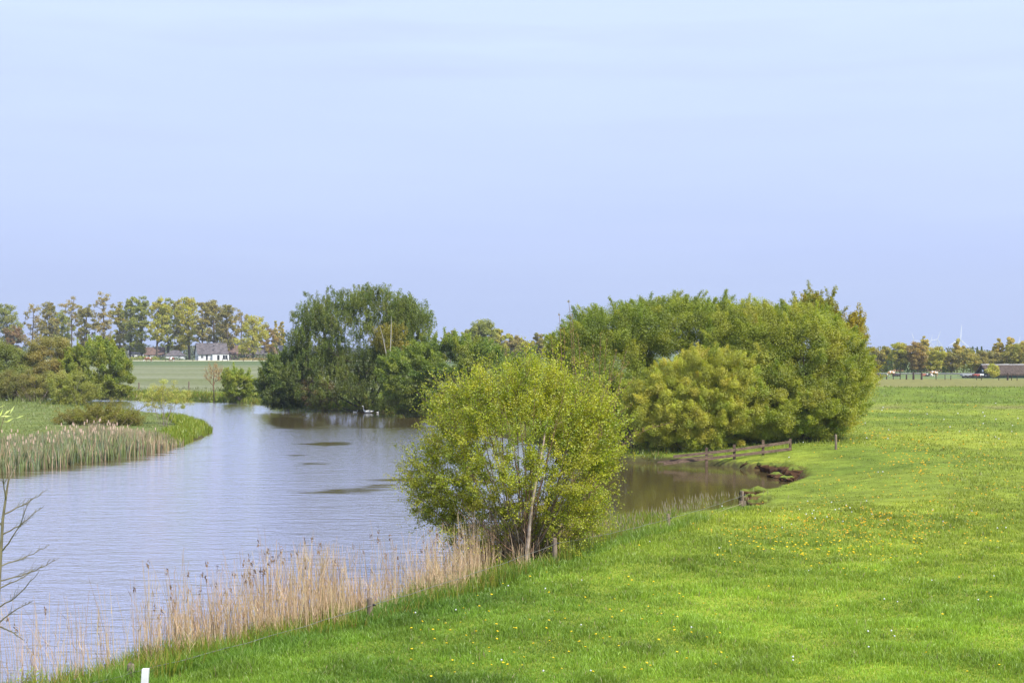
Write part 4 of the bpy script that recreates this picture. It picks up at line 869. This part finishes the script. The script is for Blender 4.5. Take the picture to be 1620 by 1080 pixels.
field_fence('field_fence', 'thin fence at the far edge of the left field before the path', [(px, 1.0, 515 + (px % 7)) for px in (205, 228, 262, 305, 312, 352, 360, 385, 400, 432)], M_darkpost, .10)
field_fence('bank_fence', 'two old stumpy posts at the edge of the left field above the far bank', [(220, 1.2, 236), (299, 1.4, 236)], M_post, .12, False)

# ------------------------------------------------------------------ animals
def skin_animal(nodes, edges, m):
    me = bpy.data.meshes.new('a'); me.from_pydata([n_[0] for n_ in nodes], edges, []); o = bpy.data.objects.new('a', me); col.objects.link(o)
    s = o.modifiers.new('s', 'SKIN'); o.modifiers.new('u', 'SUBSURF').levels = 1
    for i, n_ in enumerate(nodes): me.skin_vertices[0].data[i].radius = n_[1] if isinstance(n_[1], tuple) else (n_[1], n_[1])
    me.skin_vertices[0].data[0].use_root = True
    dg = bpy.context.evaluated_depsgraph_get(); ev = o.evaluated_get(dg); m2 = bpy.data.meshes.new_from_object(ev); bpy.data.objects.remove(o); m2.materials.clear(); m2.materials.append(m)
    for p in m2.polygons: p.use_smooth = True
    return m2
def patchmat(name, a, b2, thr, sc):
    m, n, l = newmat(name); o = n.new('ShaderNodeOutputMaterial'); b = n.new('ShaderNodeBsdfPrincipled'); b.inputs['Roughness'].default_value = .8; l.new(b.outputs[0], o.inputs[0])
    t = n.new('ShaderNodeTexCoord'); z = n.new('ShaderNodeTexNoise'); z.inputs['Scale'].default_value = sc; z.inputs['Detail'].default_value = 1; l.new(t.outputs['Object'], z.inputs['Vector'])
    r = n.new('ShaderNodeValToRGB'); r.color_ramp.interpolation = 'CONSTANT'; r.color_ramp.elements[0].color = (*a, 1); r.color_ramp.elements[1].color = (*b2, 1); r.color_ramp.elements[1].position = thr; l.new(z.outputs[0], r.inputs[0]); l.new(r.outputs[0], b.inputs['Base Color']); return m
BR = (.25, .10, .05); WH = (.75, .72, .68); BK = (.025, .02, .02)
def cow_mesh(m, graze=True, lying=False):
    # x forward
    nodes = [((0, 0, 1.05), (.30, .36)), ((.45, 0, 1.05), (.28, .36)), ((-.55, 0, 1.08), (.27, .33)), ((.8, 0, 1.1), (.20, .26))]
    if graze: nodes += [((1.1, 0, .75), (.13, .16)), ((1.3, 0, .35), (.12, .13)), ((1.38, 0, .12), (.08, .08))]
    else: nodes += [((1.1, 0, 1.35), (.14, .16)), ((1.35, 0, 1.5), (.13, .14)), ((1.62, 0, 1.38), (.08, .08))]
    ed = [(0, 1), (0, 2), (1, 3), (3, 4), (4, 5), (5, 6)]
    def leg(par, x, s, hind):
        i = len(nodes); nodes.extend([((x, s * .2, .75), .13), ((x + (-.10 if hind else .03), s * .2, .42), .065), ((x - (.02 if hind else 0), s * .2, .05), .055)]); ed.extend([(par, i), (i, i + 1), (i + 1, i + 2)])
    leg(1, .55, 1, False); leg(1, .50, -1, False); leg(2, -.65, 1, True); leg(2, -.6, -1, True)
    i = len(nodes); nodes.extend([((-.85, 0, 1.15), .05), ((-.92, 0, .7), .03)]); ed.extend([(2, i), (i, i + 1)])
    me = skin_animal(nodes, ed, m)
    if lying:
        V = np.array([v.co[:] for v in me.vertices]); V[:, 2] = np.where(V[:, 2] < .75, V[:, 2] * .12 + .02, V[:, 2] - .62); me.vertices.foreach_set('co', V.astype(np.float32).ravel())
    return me
m1 = patchmat('coat_brown_white', BR, WH, .52, 1.6); m2 = patchmat('coat_tan_white', (.45, .25, .10), WH, .5, 1.8); m3 = patchmat('coat_black_white', BK, WH, .5, 1.7); m4 = patchmat('coat_black', BK, (.04, .03, .03), .5, 2); m5 = patchmat('coat_brown', (.30, .10, .05), (.36, .13, .06), .5, 2)
me_g = {}
for k_, mm in (('1', m1), ('2', m2), ('3', m3), ('4', m4), ('5', m5)): me_g[k_] = cow_mesh(mm, True, k_ in '345' and k_ != '1')
for (px, D_, k_, rz_, lab, s_) in ((235, 498, '1', 3.6, 'brown and white cow grazing in the left field, left one of two', 1.3), (271.5, 498, '1', 1.2, 'brown and white cow seen from behind in the left field, right one of two', 1.35),
    (1410.5, 352, '2', 3.4, 'tan and white cow grazing behind the fence left of the black one', 1.0), (1417, 352, '4', .2, 'black cow lying right beside a tan and white one', 1.0), (1388, 354, '4', 3.3, 'black cow lying closest to the willow clump', 1.1),
    (1461.5, 352, '5', .3, 'plain reddish brown cow lying behind the thick fence post', 1.0), (1470.5, 350, '3', .1, 'black and white cow lying between the brown and the tan one', 1.1), (1478, 350, '2', 3.0, 'white and tan cow grazing at the right end of the herd', 1.0)):
    x, y, z = at_ground(px, D_); o = bpy.data.objects.new('cow', me_g[k_]); col.objects.link(o); o.location = (x, y, z - .02); o.rotation_euler = (0, 0, rz_); o.scale = (s_,) * 3; tag(o, lab, 'cow')
# farm clutter beside the barn: parked trailers
def trailer(px, D_, c, lab, L_=2.6):
    x, y, z = at_ground(px, D_); r = tag(empty('farm_trailer', (x, y, z), .1), lab, 'trailer'); bm = bmesh.new(); box(bm, -L_ / 2, L_ / 2, -.7, .7, .45, 1.0); bmesh.ops.bevel(bm, geom=bm.edges[:], offset=.06, segments=2, affect='EDGES'); bmobj('body', bm, c, r)
    for sx in (-.5, .5):
        for sy in (-.72, .6):
            bm = bmesh.new(); bmesh.ops.create_cone(bm, cap_ends=True, segments=14, radius1=.34, radius2=.34, depth=.14, matrix=Matrix.Translation((sx, sy + .06, .34)) @ Matrix.Rotation(math.pi / 2, 4, 'X')); bmobj('wheel', bm, M_black, r)
    bm = bmesh.new(); box(bm, -L_ / 2 - .9, -L_ / 2 - .002, -.05, .05, .5, .6); bmobj('drawbar', bm, M_darkpost, r)
Mg = mat('grey_metal', (.38, .40, .42), .5, .15, 3); Mr = mat('red_metal', (.45, .10, .07), .5, .15, 3)
trailer(1529, 330, Mg, 'grey farm trailer, leftmost of the things stored left of the barn'); trailer(1537, 332, Mg, 'longer grey trailer in the middle of the stored things', 3.4)
trailer(1544, 329, Mr, 'small red trailer left of the barn gable', 1.4); trailer(1549.5, 331, M_white, 'small white trailer next to the barn gable', 1.6)
# water birds
M_feather = mat('white_feathers', (.82, .82, .80), .8, .03, 3)
def swan(px, py, s, rz_, lab, kind='swan'):
    p = P(px, py, WZ); nodes = [((0, 0, .12), (.22, .18)), ((.35, 0, .14), (.17, .14)), ((-.38, 0, .18), (.14, .10)), ((-.62, 0, .26), (.05, .04)), ((.55, 0, .35), .055), ((.52, 0, .62), .045), ((.60, 0, .78), .055), ((.74, 0, .72), .03)]
    if kind != 'swan': nodes = [(tuple(np.array(q[0]) * [1, 1, .8 if i > 3 else 1]), q[1]) for i, q in enumerate(nodes)]
    me = skin_animal(nodes, [(0, 1), (0, 2), (2, 3), (1, 4), (4, 5), (5, 6), (6, 7)], M_feather); o = bpy.data.objects.new(kind, me); col.objects.link(o); o.location = (p[0], p[1], WZ); o.scale = (s,) * 3; o.rotation_euler = (0, 0, rz_); tag(o, lab, 'bird')
swan(583, 653, 1.15, 3.3, 'white swan floating under the far willows')
swan(597.5, 653.5, .55, 1.2, 'small white water bird just right of the swan', 'water_bird'); swan(562, 652.3, .5, .3, 'small white water bird left of the swan', 'water_bird')

# ------------------------------------------------------------------ grass, reeds and flowers
def blades(rng, pos, h, w, lean, color, tipcol=None, seg3=True, face=None):
    n = len(pos); th = rng.rand(n) * math.pi * 2 if face is None else face
    side = np.stack([np.cos(th), np.sin(th), np.zeros(n)], 1) * (w / 2)[:, None]; ld = rng.rand(n) * math.pi * 2; ln = np.stack([np.cos(ld), np.sin(ld), np.zeros(n)], 1) * (lean * h)[:, None]
    up = np.array([0, 0, 1.])
    mid = pos + up * (h * .55)[:, None] + ln * .3; tip = pos + up * (h * np.sqrt(np.clip(1 - lean ** 2, .2, 1)))[:, None] + ln
    tc_ = color if tipcol is None else tipcol
    if seg3:
        V = np.stack([pos - side, pos + side, mid + side * .8, mid - side * .8, tip], 1).reshape(-1, 3); i0 = (np.arange(n) * 5)[:, None]
        return V, [i0 + np.array([[0, 1, 2, 3]]), i0 + np.array([[3, 2, 4]])], np.stack([color * .8, color * .8, color, color, tc_], 1).reshape(-1, 3)
    V = np.stack([pos - side, pos + side, tip], 1).reshape(-1, 3); i0 = (np.arange(n) * 3)[:, None]
    return V, [i0 + np.array([[0, 1, 2]])], np.stack([color * .8, color * .8, tc_], 1).reshape(-1, 3)
fence_line = np.array([f[:2] for f in Fp]); 
def fdist(x, y):
    d = np.full(x.shape, 1e9); pts = np.concatenate([[fence_line[0] + (fence_line[0] - fence_line[1]) * 1.5], fence_line])
    for a, b2 in zip(pts, pts[1:]):
        e_ = b2 - a; t = np.clip(((x - a[0]) * e_[0] + (y - a[1]) * e_[1]) / (e_ @ e_), 0, 1); d = np.minimum(d, np.hypot(x - a[0] - t * e_[0], y - a[1] - t * e_[1]))
    return d
rng = np.random.RandomState(3)
def screen_pts(n, py0, py1, px0=-120, px1=1740):
    px = rng.uniform(px0, px1, n); py = rng.uniform(py0, py1, n); D_ = (CAMZ + .0) * F / (py - HOR); return (px - 810) / F * D_, D_
def grass_cols(x, y, s):
    c = ground_color(x, y, np.full_like(x, 9.)); n1 = fbm(x, y, 1.1, 61, 3)[:, None]; n3 = fbm(x, y, 5, 71, 3)[:, None]
    c = c * (lerp(0.60, .75, sstep(90, 130, y)) + lerp(0.9, .5, sstep(90, 130, y)) * n1.T[0])[:, None]; yel = np.array([.30, .36, .035]); c = lerp(c, yel, np.clip(n3 * 1.5 - .45, 0, .5) * rng.rand(len(x), 1))
    c = c * np.stack([lerp(.86, 1, sstep(32, 62, y)), lerp(1.10, 1, sstep(32, 62, y)), np.ones_like(y)], 1) * lerp(1.10, 1, sstep(40, 70, y))[:, None]
    c = np.where(rng.rand(len(x), 1) < .02, np.array([.38, .32, .16]), c)
    return c * rng.uniform(.8, 1.25, (len(x), 1))
x, y = screen_pts(640000, 583, 1190); xa, ya = screen_pts(240000, 583, 1190, 1740, 2500); xb, yb = screen_pts(60000, 600, 1190, -500, -120); xc, yc = screen_pts(110000, 1190, 1600, 300, 2300)
x = np.concatenate([x, xa, xb, xc]); y = np.concatenate([y, ya, yb, yc])
s = sdist(x, y); ok = (s > .18) & (y < 245); x, y, s = x[ok], y[ok], s[ok]
z = height(x, y, s); fd = fdist(x, y)
tall = (np.clip(1 - fd / 1.8, 0, 1) * 0.27 * (y < 62) + .12 * (s < 3.0) * (y < 62) * (fd < 4)) * (.3 + 1.2 * fbm(x, y, 1.5, 83, 2))
tuft = np.clip(fbm(x, y, .9, 81, 3) * 2.6 - .95, 0, 1)
h = .05 + .17 * tuft * rng.uniform(.5, 1.2, len(x)) + tall * rng.uniform(.4, 1.2, len(x)) + .04 * rng.rand(len(x))
h = h * np.where((y > 175) & (y < 225), 1.8, 1.0)
cove = (y > 60) & (y < 98) & (s < 9) & (x > 0); h = np.where(cove, h * .45, h)
behind = (y > 99.5) & (y < 108) & (x > 12) & (x < 25) & (s > 1.2); h = np.where(behind, h * 1.5 + .12, h)
pen = (x < -20) & (y < 215) & (y > 60); h = np.where(pen, h * 1.4, h); h = np.where((y > 190) & (x < 0), h * 2.5 + .1, h)
w = np.maximum(.007, y / 1422 * .9) * rng.uniform(.7, 1.2, len(x))
c = grass_cols(x, y, s)
c = np.where((tall > .15)[:, None], lerp(c, np.array([.15, .29, .035]), .5), c)
near_ = y < 62
pos = np.stack([x, y, z - .01], 1)
for nm, sel, seg in (('grass', near_, True), ('grass', ~near_, False)):
    V, Fs, cv = blades(rng, pos[sel], h[sel], w[sel], rng.uniform(.1, .75, sel.sum()), c[sel], c[sel] * 1.12, seg)
    tag(npmesh(nm, V, Fs, M_grass, color=cv), 'short lush meadow grass ' + ('of the nearest part' if seg else 'of the farther meadow and banks'), 'grass', kind='stuff')
# seed-headed tall grasses along the near bank crest
n_ = 330; t = rng.rand(n_); a = lerp(fence_line[2], fence_line[4], t[:, None]); x = a[:, 0] + rng.normal(size=n_) * .9 - .6; y = a[:, 1] + rng.normal(size=n_) * .5 + .6; s = sdist(x, y); k_ = s > .3; x, y = x[k_], y[k_]; z = height(x, y); n_ = len(x)
hh = rng.uniform(.5, .95, n_); p0 = np.stack([x, y, z], 1); p1 = p0 + np.stack([rng.normal(size=n_) * .12, rng.normal(size=n_) * .12, hh], 1)
V1, F1 = tubes(p0, p1, np.full(n_, .004), np.full(n_, .003), 3); V2, F2 = tubes(p1 - (p1 - p0) * .13, p1 + (p1 - p0) * .08, np.full(n_, .016), np.full(n_, .004), 4)
tag(npmesh('seed_grass', np.concatenate([V1, V2]), [F1, F2 + len(V1)], M_straw, color=np.concatenate([np.tile([.22, .28, .08], (len(V1), 1)), np.tile([.30, .26, .15], (len(V2), 1))])), 'tall thin grasses with brownish seed heads along the near bank', 'grass', kind='stuff')

# near reeds
shore = RIV[:22]
def along(pts, n, rng):
    pts = np.array(pts); seg = np.linalg.norm(np.diff(pts, axis=0), axis=1); cs = np.concatenate([[0], np.cumsum(seg)]); u = rng.rand(n) * cs[-1]; i = np.clip(np.searchsorted(cs, u) - 1, 0, len(seg) - 1); t = (u - cs[i]) / seg[i]
    a = pts[i]; b2 = pts[i + 1]; d = (b2 - a) / seg[i][:, None]; return lerp(a, b2, t[:, None]), np.stack([d[:, 1], -d[:, 0]], 1), u / cs[-1]
rng = np.random.RandomState(12)
rp_ = [RIV[3]] + [P(q[0], q[1], WZ)[:2] for q in ((50, 1140), (194, 1088), (434, 1030), (590, 985), (746, 938), (850, 888))]
n_ = 17000; q, nr_, u = along(rp_, n_, rng); offv = rng.normal(size=n_) * 0.9 + .65; q = q + nr_ * offv[:, None]
dens = fbm(q[:, 0], q[:, 1], 1.4, 91, 3); keep = (dens > .40 + .16 * rng.rand(n_)) & (offv < 2.9); keep &= rng.rand(n_) < lerp(.12, .85, sstep(29.5, 33, q[:, 1])); q = q[keep]; n_ = len(q); offv = offv[keep]
z = np.maximum(height(q[:, 0], q[:, 1]), WZ - .5)
hh = rng.uniform(.9, 2.0, n_) * (.85 + .5 * vnoise(q[:, 0], q[:, 1], 1.7, 4)); hh = np.where(rng.rand(n_) < .10, hh + .5, hh); hh = np.where(offv > 1.3, hh * .62, hh)
hh = hh * (1 - .35 * sstep(46, 53, q[:, 1]))
p0 = np.stack([q[:, 0], q[:, 1], z], 1); ln_ = rng.normal(size=(n_, 2)) * np.where(rng.rand(n_, 1) < .15, .22, .07) + np.array([-.03, 0]); pm = p0 + np.stack([ln_[:, 0] * hh * .3, ln_[:, 1] * hh * .3, hh * .5], 1); p1 = p0 + np.stack([ln_[:, 0] * hh, ln_[:, 1] * hh, hh], 1)
tan = pal(rng, [(.30, .245, .30), (.25, .20, .24), (.35, .29, .36), (.21, .165, .20)], n_, .15)
V1, F1 = tubes(p0, pm, np.full(n_, .0052), np.full(n_, .005), 3); V2, F2 = tubes(pm, p1, np.full(n_, .005), np.full(n_, .003), 3)
Vs = [V1, V2]; Fs_ = [F1, F2 + len(V1)]; Cs = [np.repeat(tan, 6, 0), np.repeat(tan, 6, 0)]; off_ = len(V1) + len(V2)
nl = n_ * 2; i_ = rng.randint(0, n_, nl); t = rng.uniform(.15, .85, nl)[:, None]; bp_ = lerp(p0[i_], p1[i_], t); bl = blades(rng, bp_, rng.uniform(.15, .4, nl), np.full(nl, .016), rng.uniform(.2, .7, nl), tan[i_] * 1.05, seg3=False)
Vs.append(bl[0]); Fs_.append(bl[1][0] + off_); Cs.append(bl[2]); off_ += len(bl[0])
hd = np.where((rng.rand(n_) < .12) & (hh > 1.6))[0]; Vh, Fh, ch = leaves_mesh(rng, np.repeat(p1[hd], 7, 0) + rng.normal(size=(len(hd) * 7, 3)) * [.018, .018, .05], rng.normal(size=(len(hd) * 7, 3)), .09, .035, np.tile([.22, .15, .10], (len(hd) * 7, 1)), rng.normal(size=(len(hd) * 7, 3)) * .3 + [-.3, 0, 1])
Vs.append(Vh); Fs_.append(Fh + off_); Cs.append(ch)
tag(npmesh('dry_reeds', np.concatenate(Vs), Fs_, M_straw, color=np.concatenate(Cs)), 'dry tan reeds standing along the near river bank', 'reeds', kind='stuff')
# fresh green reed shoots and tall grass among them
n_ = 30000; q, nr_, u = along(rp_ + [P(960, 845, WZ)[:2]], n_, rng); q = q + nr_ * (rng.uniform(-.1, 3.2, n_))[:, None]; z = height(q[:, 0], q[:, 1]); k_ = z > WZ - .4; q, z = q[k_], z[k_]; n_ = len(q)
V, Fs, cv = blades(rng, np.stack([q[:, 0], q[:, 1], z], 1), rng.uniform(.28, .8, n_) * (.5 + .8 * vnoise(q[:, 0], q[:, 1], 1.1, 8)), np.full(n_, .022), rng.uniform(.05, .45, n_), pal(rng, [(.10, .17, .03), (.07, .13, .025), (.14, .19, .04), (.19, .17, .08)], n_, .15))
tag(npmesh('green_reeds', V, Fs, M_grass, color=cv), 'fresh green reed shoots and rank grass under the dry reeds', 'reeds', kind='stuff')
# peninsula reeds
pp = [P(q_[0], q_[1], WZ)[:2] for q_ in ((-150, 768), (-100, 762), (0, 749), (100, 737), (170, 727), (240, 716), (285, 705))]
n_ = 16000; q, nr_, u = along(pp, n_, rng); w_ = rng.rand(n_) ** .8; q = q - nr_ * (w_ * 6.5 - .5)[:, None]; z = np.maximum(height(q[:, 0], q[:, 1]), WZ - .2)
hh = rng.uniform(.9, 1.75, n_) * (.7 + .5 * vnoise(q[:, 0], q[:, 1], 2.2, 14)) * (1 - .45 * sstep(.8, 1.0, u)); tanm = rng.rand(n_) < (.30 + .35 * sstep(.55, .85, u))
cc = np.where(tanm[:, None], pal(rng, [(.24, .20, .27), (.20, .17, .22)], n_), pal(rng, [(.095, .135, .16), (.12, .16, .19), (.085, .13, .08), (.12, .165, .11)], n_))
V, Fs, cv = blades(rng, np.stack([q[:, 0], q[:, 1], z], 1), hh, np.full(n_, .055), rng.uniform(.03, .3, n_), cc)
nh = 240; i_ = rng.choice(np.where(w_ > .25)[0], nh); top_ = np.stack([q[i_, 0], q[i_, 1], z[i_] + hh[i_] * 1.05], 1); Vh, Fh = tubes(top_ - [0, 0, .12], top_ + [0, 0, .10], np.full(nh, .05), np.full(nh, .035), 5)
tag(npmesh('bulrushes', np.concatenate([V, Vh]), Fs + [Fh + len(V)], M_straw, color=np.concatenate([cv, np.tile([.62, .45, .33], (len(Vh), 1))])), 'bluish green bulrushes with fluffy pink-tan heads along the peninsula shore', 'reeds', kind='stuff')
pp = [P(q_[0], q_[1], WZ)[:2] for q_ in ((240, 714), (285, 704), (318, 690), (332, 684), (318, 677), (290, 667))]
n_ = 5000; q, nr_, u = along(pp, n_, rng); q = q - nr_ * rng.uniform(-.3, 2.4, n_)[:, None]; z = np.maximum(height(q[:, 0], q[:, 1]), WZ)
V, Fs, cv = blades(rng, np.stack([q[:, 0], q[:, 1], z], 1), rng.uniform(.4, .95, n_), np.full(n_, .09), rng.uniform(.1, .5, n_), pal(rng, [(.13, .19, .03), (.11, .17, .025), (.16, .20, .04)], n_))
tag(npmesh('sedge', V, Fs, M_grass, color=cv), 'bright green sedge at the tip of the peninsula', 'grass', kind='stuff')
# rank vegetation along the far banks
n_ = 26000; fb = RIV[[i for i in range(len(near)) if near[i][1] > 98 and near[i][0] > -300 and near[i][1] < 262]]
q, nr_, u = along(fb, n_, rng); q = q + nr_ * rng.uniform(-.2, 4.0, n_)[:, None]; s = sdist(q[:, 0], q[:, 1]); k_ = s > -.3; q = q[k_]; n_ = len(q); z = np.maximum(height(q[:, 0], q[:, 1]), WZ - .05)
V, Fs, cv = blades(rng, np.stack([q[:, 0], q[:, 1], z], 1), rng.uniform(.25, .9, n_) * np.clip(q[:, 1] / 150, .35, 1), np.clip(q[:, 1] / 1422 * .9, .05, .16), rng.uniform(.1, .6, n_), pal(rng, [(.11, .17, .03), (.15, .21, .04), (.20, .19, .07), (.09, .14, .03)], n_, .2), seg3=False)
tag(npmesh('bank_vegetation', V, Fs, M_grass, color=cv), 'rank grass and weeds along the far river bank', 'grass', kind='stuff')
# slumped turf clods along the eroded inner bank of the cove
rng = np.random.RandomState(8); Vc, Fc_, Cc = [], [], []; off_ = 0
for (px, py, sx, hgt) in ((1196, 741, 1.0, .42), (1210, 743, .9, .34), (1222, 746, .8, .45), (1236, 748, 1.0, .40), (1250, 750, .9, .5), (1262, 754, .8, .42), (1228, 755, .6, .22), (1244, 760, .55, .2), (1192, 789, .8, .42), (1183, 794, .5, .3), (1204, 785, .7, .34), (1200, 805, .7, .34), (1212, 802, .6, .36), (1160, 735, .9, .25), (1175, 737, .8, .28)):
    p = P(px, py, WZ); bm = bmesh.new(); bmesh.ops.create_icosphere(bm, subdivisions=3, radius=1.0); V = np.array([v.co[:] for v in bm.verts]); Fa = np.array([[v.index for v in f.verts] for f in bm.faces]); bm.free()
    nn = fbm(V[:, 0] * 2 + px, V[:, 1] * 2 + V[:, 2] * 1.3, .9, px % 50, 3)[:, None]; q = V * (0.45 + 1.1 * nn) * [sx * .9, .55, hgt]; top = V[:, 2:3] > .95 - .7 * nn
    Cc.append(np.where(top, np.array([.155, .19, .03]), np.array([.10, .052, .026])) * (.5 + .9 * nn)); Vc.append(q + [p[0], p[1], WZ + hgt * .45]); Fc_.append(Fa + off_); off_ += len(V)
tag(npmesh('eroded_bank', np.concatenate(Vc), [np.concatenate(Fc_)], M_ground, color=np.concatenate(Cc)), kind='structure')
# dandelions
rng = np.random.RandomState(31)
def flower_mesh(name, c1, kind):
    bm = bmesh.new()
    if kind == 'y': bmesh.ops.create_cone(bm, cap_ends=True, segments=9, radius1=.45, radius2=1.0, depth=.5, matrix=Matrix.Translation((0, 0, 0)));  bmesh.ops.create_cone(bm, cap_ends=True, segments=9, radius1=.95, radius2=.4, depth=.3, matrix=Matrix.Translation((0, 0, .401)))
    else: bmesh.ops.create_icosphere(bm, subdivisions=2, radius=.8)
    bmesh.ops.create_cone(bm, cap_ends=False, segments=4, radius1=.09, radius2=.09, depth=4.5, matrix=Matrix.Translation((0, 0, -2.5)))
    me = bpy.data.meshes.new(name); bm.to_mesh(me); bm.free(); me.materials.append(mat(name + '_petal', c1, .8, .12, 1.0)); me.materials.append(mat(name + '_stalk', (.12, .2, .04), .8, .1))
    for p in me.polygons:
        if p.center.z < -.85: p.material_index = 1
    return me
me_y = flower_mesh('dandelion', (.86, .60, .015), 'y'); me_w = flower_mesh('seed_head', (.72, .73, .70), 'w')
def flower_pts(n, fn):
    out_ = []
    while len(out_) < n:
        px = rng.uniform(650, 1640); py = rng.uniform(640, 1080)
        if rng.rand() > fn(px, py): continue
        D_ = CAMZ * F / (py - HOR); x = (px - 810) / F * D_
        if sdist(np.array([x]), np.array([D_]))[0] < 1.5: continue
        out_.append((x, D_))
    return np.array(out_)
def fy(px, py):
    g = lambda cx, cy, sx, sy, a: a * math.exp(-((px - cx) / sx) ** 2 - ((py - cy) / sy) ** 2)
    cl = float(vnoise(np.array([px]), np.array([py * 3.]), 26, 77)[0])
    v = g(1320, 850, 130, 30, 1.3) + g(1245, 858, 70, 13, 5) + g(1330, 835, 70, 16, 2) + g(1430, 725, 160, 45, .75) + g(1500, 800, 180, 50, .35) + g(1400, 845, 60, 25, .8) + .005
    if px < 1150 and py > 900: v += .035
    return v * (.3 + 1.5 * max(0, cl - .25)) if v > .05 else v
pts = flower_pts(1150, fy); pts = pts[np.argsort(pts[:, 1])]; zz = height(pts[:, 0], pts[:, 1])
def fsize(D_): return max(.024, .00052 * D_) 
for i in range(300):
    o = bpy.data.objects.new('dandelion', me_y); col.objects.link(o); sz = .026 * rng.uniform(.8, 1.25); sz = max(sz, .0008 * pts[i, 1] * rng.uniform(.7, 1.1)); o.location = (pts[i, 0], pts[i, 1], zz[i] + .13 + rng.uniform(0, .05)); o.scale = (sz,) * 3; o.rotation_euler = (rng.uniform(-.35, .35), rng.uniform(-.35, .35), rng.rand() * 6)
    tag(o, 'yellow dandelion flower standing in the green meadow grass', 'dandelion', 'yellow dandelions in the meadow')
cs = np.array([[1, 0, 0], [.3, .95, 0], [-.8, .6, 0], [-.8, -.6, 0], [.3, -.95, 0]]); rest = pts[300:]; zr = zz[300:]; n_ = len(rest); sz = np.maximum(.026, .0006 * rest[:, 1]) * rng.uniform(.75, 1.3, n_)
c0 = np.stack([rest[:, 0], rest[:, 1], zr + .14 + rng.rand(n_) * .06], 1); V = np.concatenate([c0[:, None] + cs[None] * sz[:, None, None], (c0 + [0, 0, 1] * sz[:, None] * .55)[:, None], (c0 - [0, 0, 1] * sz[:, None] * .5)[:, None]], 1)
V += (rng.normal(size=V.shape) * .12) * sz[:, None, None]
i0 = (np.arange(n_) * 7)[:, None]; Fs = [i0 + np.array([[j, (j + 1) % 5, 5]]) for j in range(5)] + [i0 + np.array([[(j + 1) % 5, j, 6]]) for j in range(5)]
tag(npmesh('dandelion', V.reshape(-1, 3), [np.concatenate(Fs)], M_leaf, color=np.tile([.86, .60, .015], (n_ * 7, 1))), 'drifts of yellow dandelion flowers farther out in the meadow', 'dandelions', 'yellow dandelions in the meadow', 'stuff')
def fw(px, py): return .02 + .5 * math.exp(-((px - 1560) / 160) ** 2 - ((py - 665) / 25) ** 2) + .25 * math.exp(-((px - 1330) / 120) ** 2 - ((py - 815) / 25) ** 2)
wp_ = flower_pts(90, fw); zz = height(wp_[:, 0], wp_[:, 1])
for i in range(len(wp_)):
    o = bpy.data.objects.new('dandelion_clock', me_w); col.objects.link(o); sz = max(.026, .0006 * wp_[i, 1]) * rng.uniform(.8, 1.1); o.location = (wp_[i, 0], wp_[i, 1], zz[i] + .18); o.scale = (sz,) * 3
    tag(o, 'white fluffy dandelion seed head in the meadow grass', 'dandelion clock', 'white dandelion seed heads in the meadow')

# ------------------------------------------------------------------ haze
bm = bmesh.new(); box(bm, -4700, 4700, -500, 4900, -4.0, 240)
m, n, l = newmat('haze_air'); o_ = n.new('ShaderNodeOutputMaterial'); v_ = n.new('ShaderNodeVolumePrincipled'); v_.inputs['Density'].default_value = 0.00018; v_.inputs['Color'].default_value = (.80, .88, 1.0, 1); v_.inputs['Anisotropy'].default_value = 0.2
l.new(v_.outputs[0], o_.inputs['Volume'])
tag(bmobj('haze', bm, m), kind='stuff')
